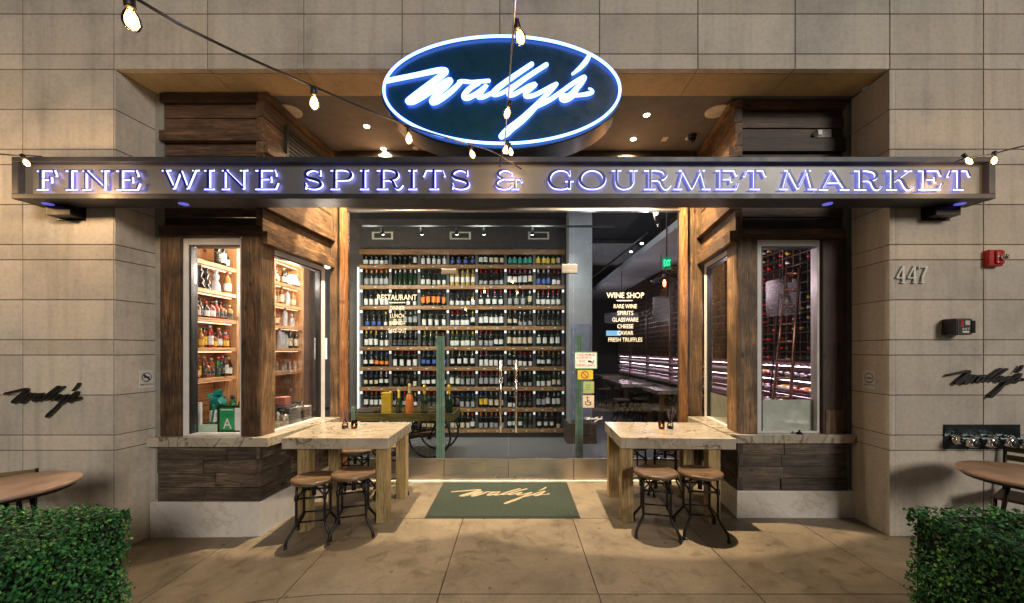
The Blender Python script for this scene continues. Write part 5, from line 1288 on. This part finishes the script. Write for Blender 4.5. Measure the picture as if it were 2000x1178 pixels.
for i, z in enumerate((.86, 1.02, 1.20, 1.38)):
    for k in range(11):
        y = 4.2+.13*k+rr_.uniform(-.01, .01)
        lie(RX+.02, y, z+.02, rr_.choice(['white', 'red', 'silver', 'gold', 'black']), rr_.choice(['brown', 'dark', 'gold']), 'bottle on pink lit rack shelf %s up in the right window, %s along' % (ORD[i], ORD[k]))
far = MB()
for y in [5.77+.14*k for k in range(49)]:
    for z in zr[3:]:
        if rr_.random() < .6: far.lathe([(0, -.05), (.016, -.05), (.016, -.02), (.036, .03)], (RX+.06, y, z+.045), 6, axis='x', t=(.35, .02, .03) if rr_.random() < .2 else (.02, .02, .025))
    for z in (.86, 1.02, 1.20, 1.38): far.lathe([(0, -.10), (.015, -.10), (.036, .03), (.036, .2)], (RX+.02, y, z+.02), 6, axis='x', t=(.25, .22, .22))
mm, nn_, ll_, bb_ = mk('far_bottle'); aa = nn_.new('ShaderNodeAttribute'); aa.attribute_name = 'tint'; ll_.new(aa.outputs['Color'], bb_.inputs['Base Color']); bb_.inputs['Roughness'].default_value = .25
tag(far.build('racked_bottles', mm), 'mass of lying wine bottles filling the far part of the right wall rack', 'bottles', kind='stuff')
for y in (4.7, 8.0, 11.0): lamp('POINT', 'rack_glow', (2.7, y, 2.5), 15, (1, .78, .88), rk, shadow_soft_size=.1)
bh = MB().box(2.50, 3.79, 5.2, 14.5, 3.6, 3.72); tag(bh.build('ceiling_bulkhead', M['column']), 'long pale dropped ceiling strip over the right wall rack', 'bulkhead')
bmb = MB().box(1.42, 3.79, 9.0, 9.25, 3.75, 4.28); tag(bmb.build('ceiling_beam', M['room']), 'grey ceiling beam crossing the right hand room', 'beam')
lad = thing('rolling_ladder', 'copper coloured rolling ladder leaning against the wine rack', 'ladder', (3.1, 4.9, .0))
def LP_(u, v, x): 
    Y = x*F/(u-HX); return Vector((x, Y, Z(v, Y)))
for (ua, va, ub, vb, nm) in ((1538, 524, 1509, 790, 'rail'), (1562, 524, 1543, 790, 'rail')):
    p, q = LP_(ua, va, 3.34), LP_(ub, vb, 2.95); q2 = p+(q-p)*1.45
    MB().tube([tuple(p), tuple(q2)], .017, 8).build(nm, M['copper'], lad)
pa, qa = LP_(1538, 524, 3.34), LP_(1509, 790, 2.95); pb, qb = LP_(1562, 524, 3.34), LP_(1543, 790, 2.95)
for k in range(10):
    t__ = .04+k*.13; a = pa+(qa-pa)*t__; c = pb+(qb-pb)*t__
    MB().tube([tuple(a), tuple(c)], .014, 8).build('rung', M['copper'], lad)
MB().tube([tuple(LP_(1525, 532, 3.3)), tuple(LP_(1522, 560, 3.25)), tuple(LP_(1505, 770, 2.9))], .01, 8).build('hand_rail', M['darkmetal'], lad)
rrail = MB().tube([(3.36, 4.2, 2.72), (3.36, 5.6, 2.72)], .012, 8).build('ladder_rail', M['iron']); tag(rrail, 'thin dark rail along the rack that holds the ladder top', 'rail')
def reflection(x, y, zc_, r, h, label):  # solid drums added for white reflections in the glass; no lamps hang here
    p = thing('reflected_drum', label, 'reflected shape', (x, y, zc_-h/2), 'white drum shapes reflected in the right hand glass')
    MB().lathe([(r, -h/2), (r, h/2), (r-.004, h/2), (r-.004, -h/2)], (x, y, zc_), 36).build('reflected_shade', M['shade'], p, recalc=False)
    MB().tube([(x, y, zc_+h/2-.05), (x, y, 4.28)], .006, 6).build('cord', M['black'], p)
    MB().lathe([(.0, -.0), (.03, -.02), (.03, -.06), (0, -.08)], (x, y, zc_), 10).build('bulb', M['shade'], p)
x, y, z = P(1529, 582, 4.55); reflection(x, y, z, .17, .40, 'reflected white drum seen in the right front window')
x, y, z = P(1291, 604, 7.6); reflection(x, y, z, .155, .48, 'reflected white drum right of the WINE SHOP lettering')
x, y, z = P(1214, 621, 9.2); reflection(x, y, z, .40, .20, 'wide low reflected white drum behind the WINE SHOP lettering')
ex = thing('exit_sign', 'green lit EXIT sign hanging in the right hand room', 'sign', P(1303, 526, 6.3))
x0, x1 = X(1295, 6.3), X(1311, 6.3); za, zb = Z(526, 6.3), Z(502, 6.3)
MB().box(x0, x1, 6.3, 6.33, za, zb).build('sign_box', M['exitbox'], ex, bevel=.003)
t = MB(); text_to(t, 'EXIT', x0+.012, x1-.012, za+.05, zb-.045, 6.298); t.build('lettering', M['exit'], ex, recalc=False)
MB().box((x0+x1)/2-.008, (x0+x1)/2+.008, 6.31, 6.325, zb, 4.28).build('hanger', M['black'], ex)
for u0, u1, Y, lb in ((1183, 1228, 12.5, 'blue lit wall screen, left of the pair in the right hand room'), (1284, 1308, 9.6, 'blue lit screen with red corner, right of the pair in the right hand room')):
    s_ = thing('wall_screen', lb, 'screen', P((u0+u1)/2, 657, Y)); MB().box(X(u0, Y), X(u1, Y), Y, Y+.04, Z(657, Y), Z(645, Y)).build('casing', M['black'], s_)
    MB().box(X(u0+1, Y), X(u1-1, Y), Y-.003, Y-.001, Z(656, Y), Z(646, Y)).build('display', M['screen'], s_); MB().box((X(u0, Y)+X(u1, Y))/2-.01, (X(u0, Y)+X(u1, Y))/2+.01, Y+.01, Y+.03, Z(645, Y), 4.28).build('hanger', M['black'], s_)
gn = thing('reflected_lamp', 'reflected street lamp with gooseneck, wide shade and glowing filament right of the lettering', 'reflected shape', P(1304, 560, 5.7))  # solid copy of an outdoor lamp reflected in the glass; none hangs inside
x, y, z = P(1303, 545, 5.7)
MB().tube([(x+.12, y, z+.02), (x+.13, y, z+.12), (x+.06, y, z+.19), (x-.03, y, z+.16), (x-.04, y, z+.07)], .011, 8).build('gooseneck', M['iron'], gn)
MB().lathe([(.02, .07), (.04, .03), (.20, -.02), (.196, -.02), (.038, .026)], (x-.04, y, z), 28).build('reflected_shade', M['darkmetal'], gn, recalc=False)
MB().lathe([(.0, -.12), (.02, -.10), (.024, -.05), (.012, -.01)], (x-.04, y, z), 12).build('bulb', emit('warm_filament', (1, .4, .12), 5), gn)
def room_table(x0, x1, y0, y1, label):
    t = thing('dining_table', label, 'table', ((x0+x1)/2, (y0+y1)/2, 0), 'marble tables in the right hand room')
    MB().box(x0, x1, y0, y1, .80, .88).build('tabletop', M['marble'], t, bevel=.004)
    for a in (x0+.08, x1-.16):
        for b in (y0+.08, y1-.16): MB().box(a, a+.09, b, b+.09, 0, .80).build('leg', M['wd_z'], t)
room_table(X(1214, 9.3), X(1308, 9.3), 9.3, 10.8, 'marble table in the middle of the right hand room')
room_table(X(1283, 7.8), X(1283, 7.8)+.55, 7.8, 8.7, 'marble table nearest the glass in the right hand room')
room_table(X(1177, 11.9), X(1234, 11.9), 11.9, 13.2, 'marble table farthest back in the right hand room')
for i, (a, b, lb) in enumerate(((2.45, 8.9, 'left of the front table'), (2.95, 9.05, 'right of the front table'), (3.3, 9.6, 'beside the rack'), (2.6, 11.3, 'left of the middle table end'), (3.35, 10.6, 'far beside the rack'), (2.95, 11.6, 'beyond the middle table'))):
    dup(st0, (a, b, 0), 'dark stool inside the right hand room, %s' % lb, R(17*i), 'stools inside the right hand room')
lamp('AREA', 'room_ceiling_glow', (2.2, 8.5, 4.2), 26, (.9, .84, 1.0), bh and rk, shape='RECTANGLE', size=1.2, size_y=6)
lamp('POINT', 'column_glow', (1.2, 6.2, 3.4), 10, (.85, .92, 1.0), tk, shadow_soft_size=.1)
print('objects', len(bpy.data.objects))
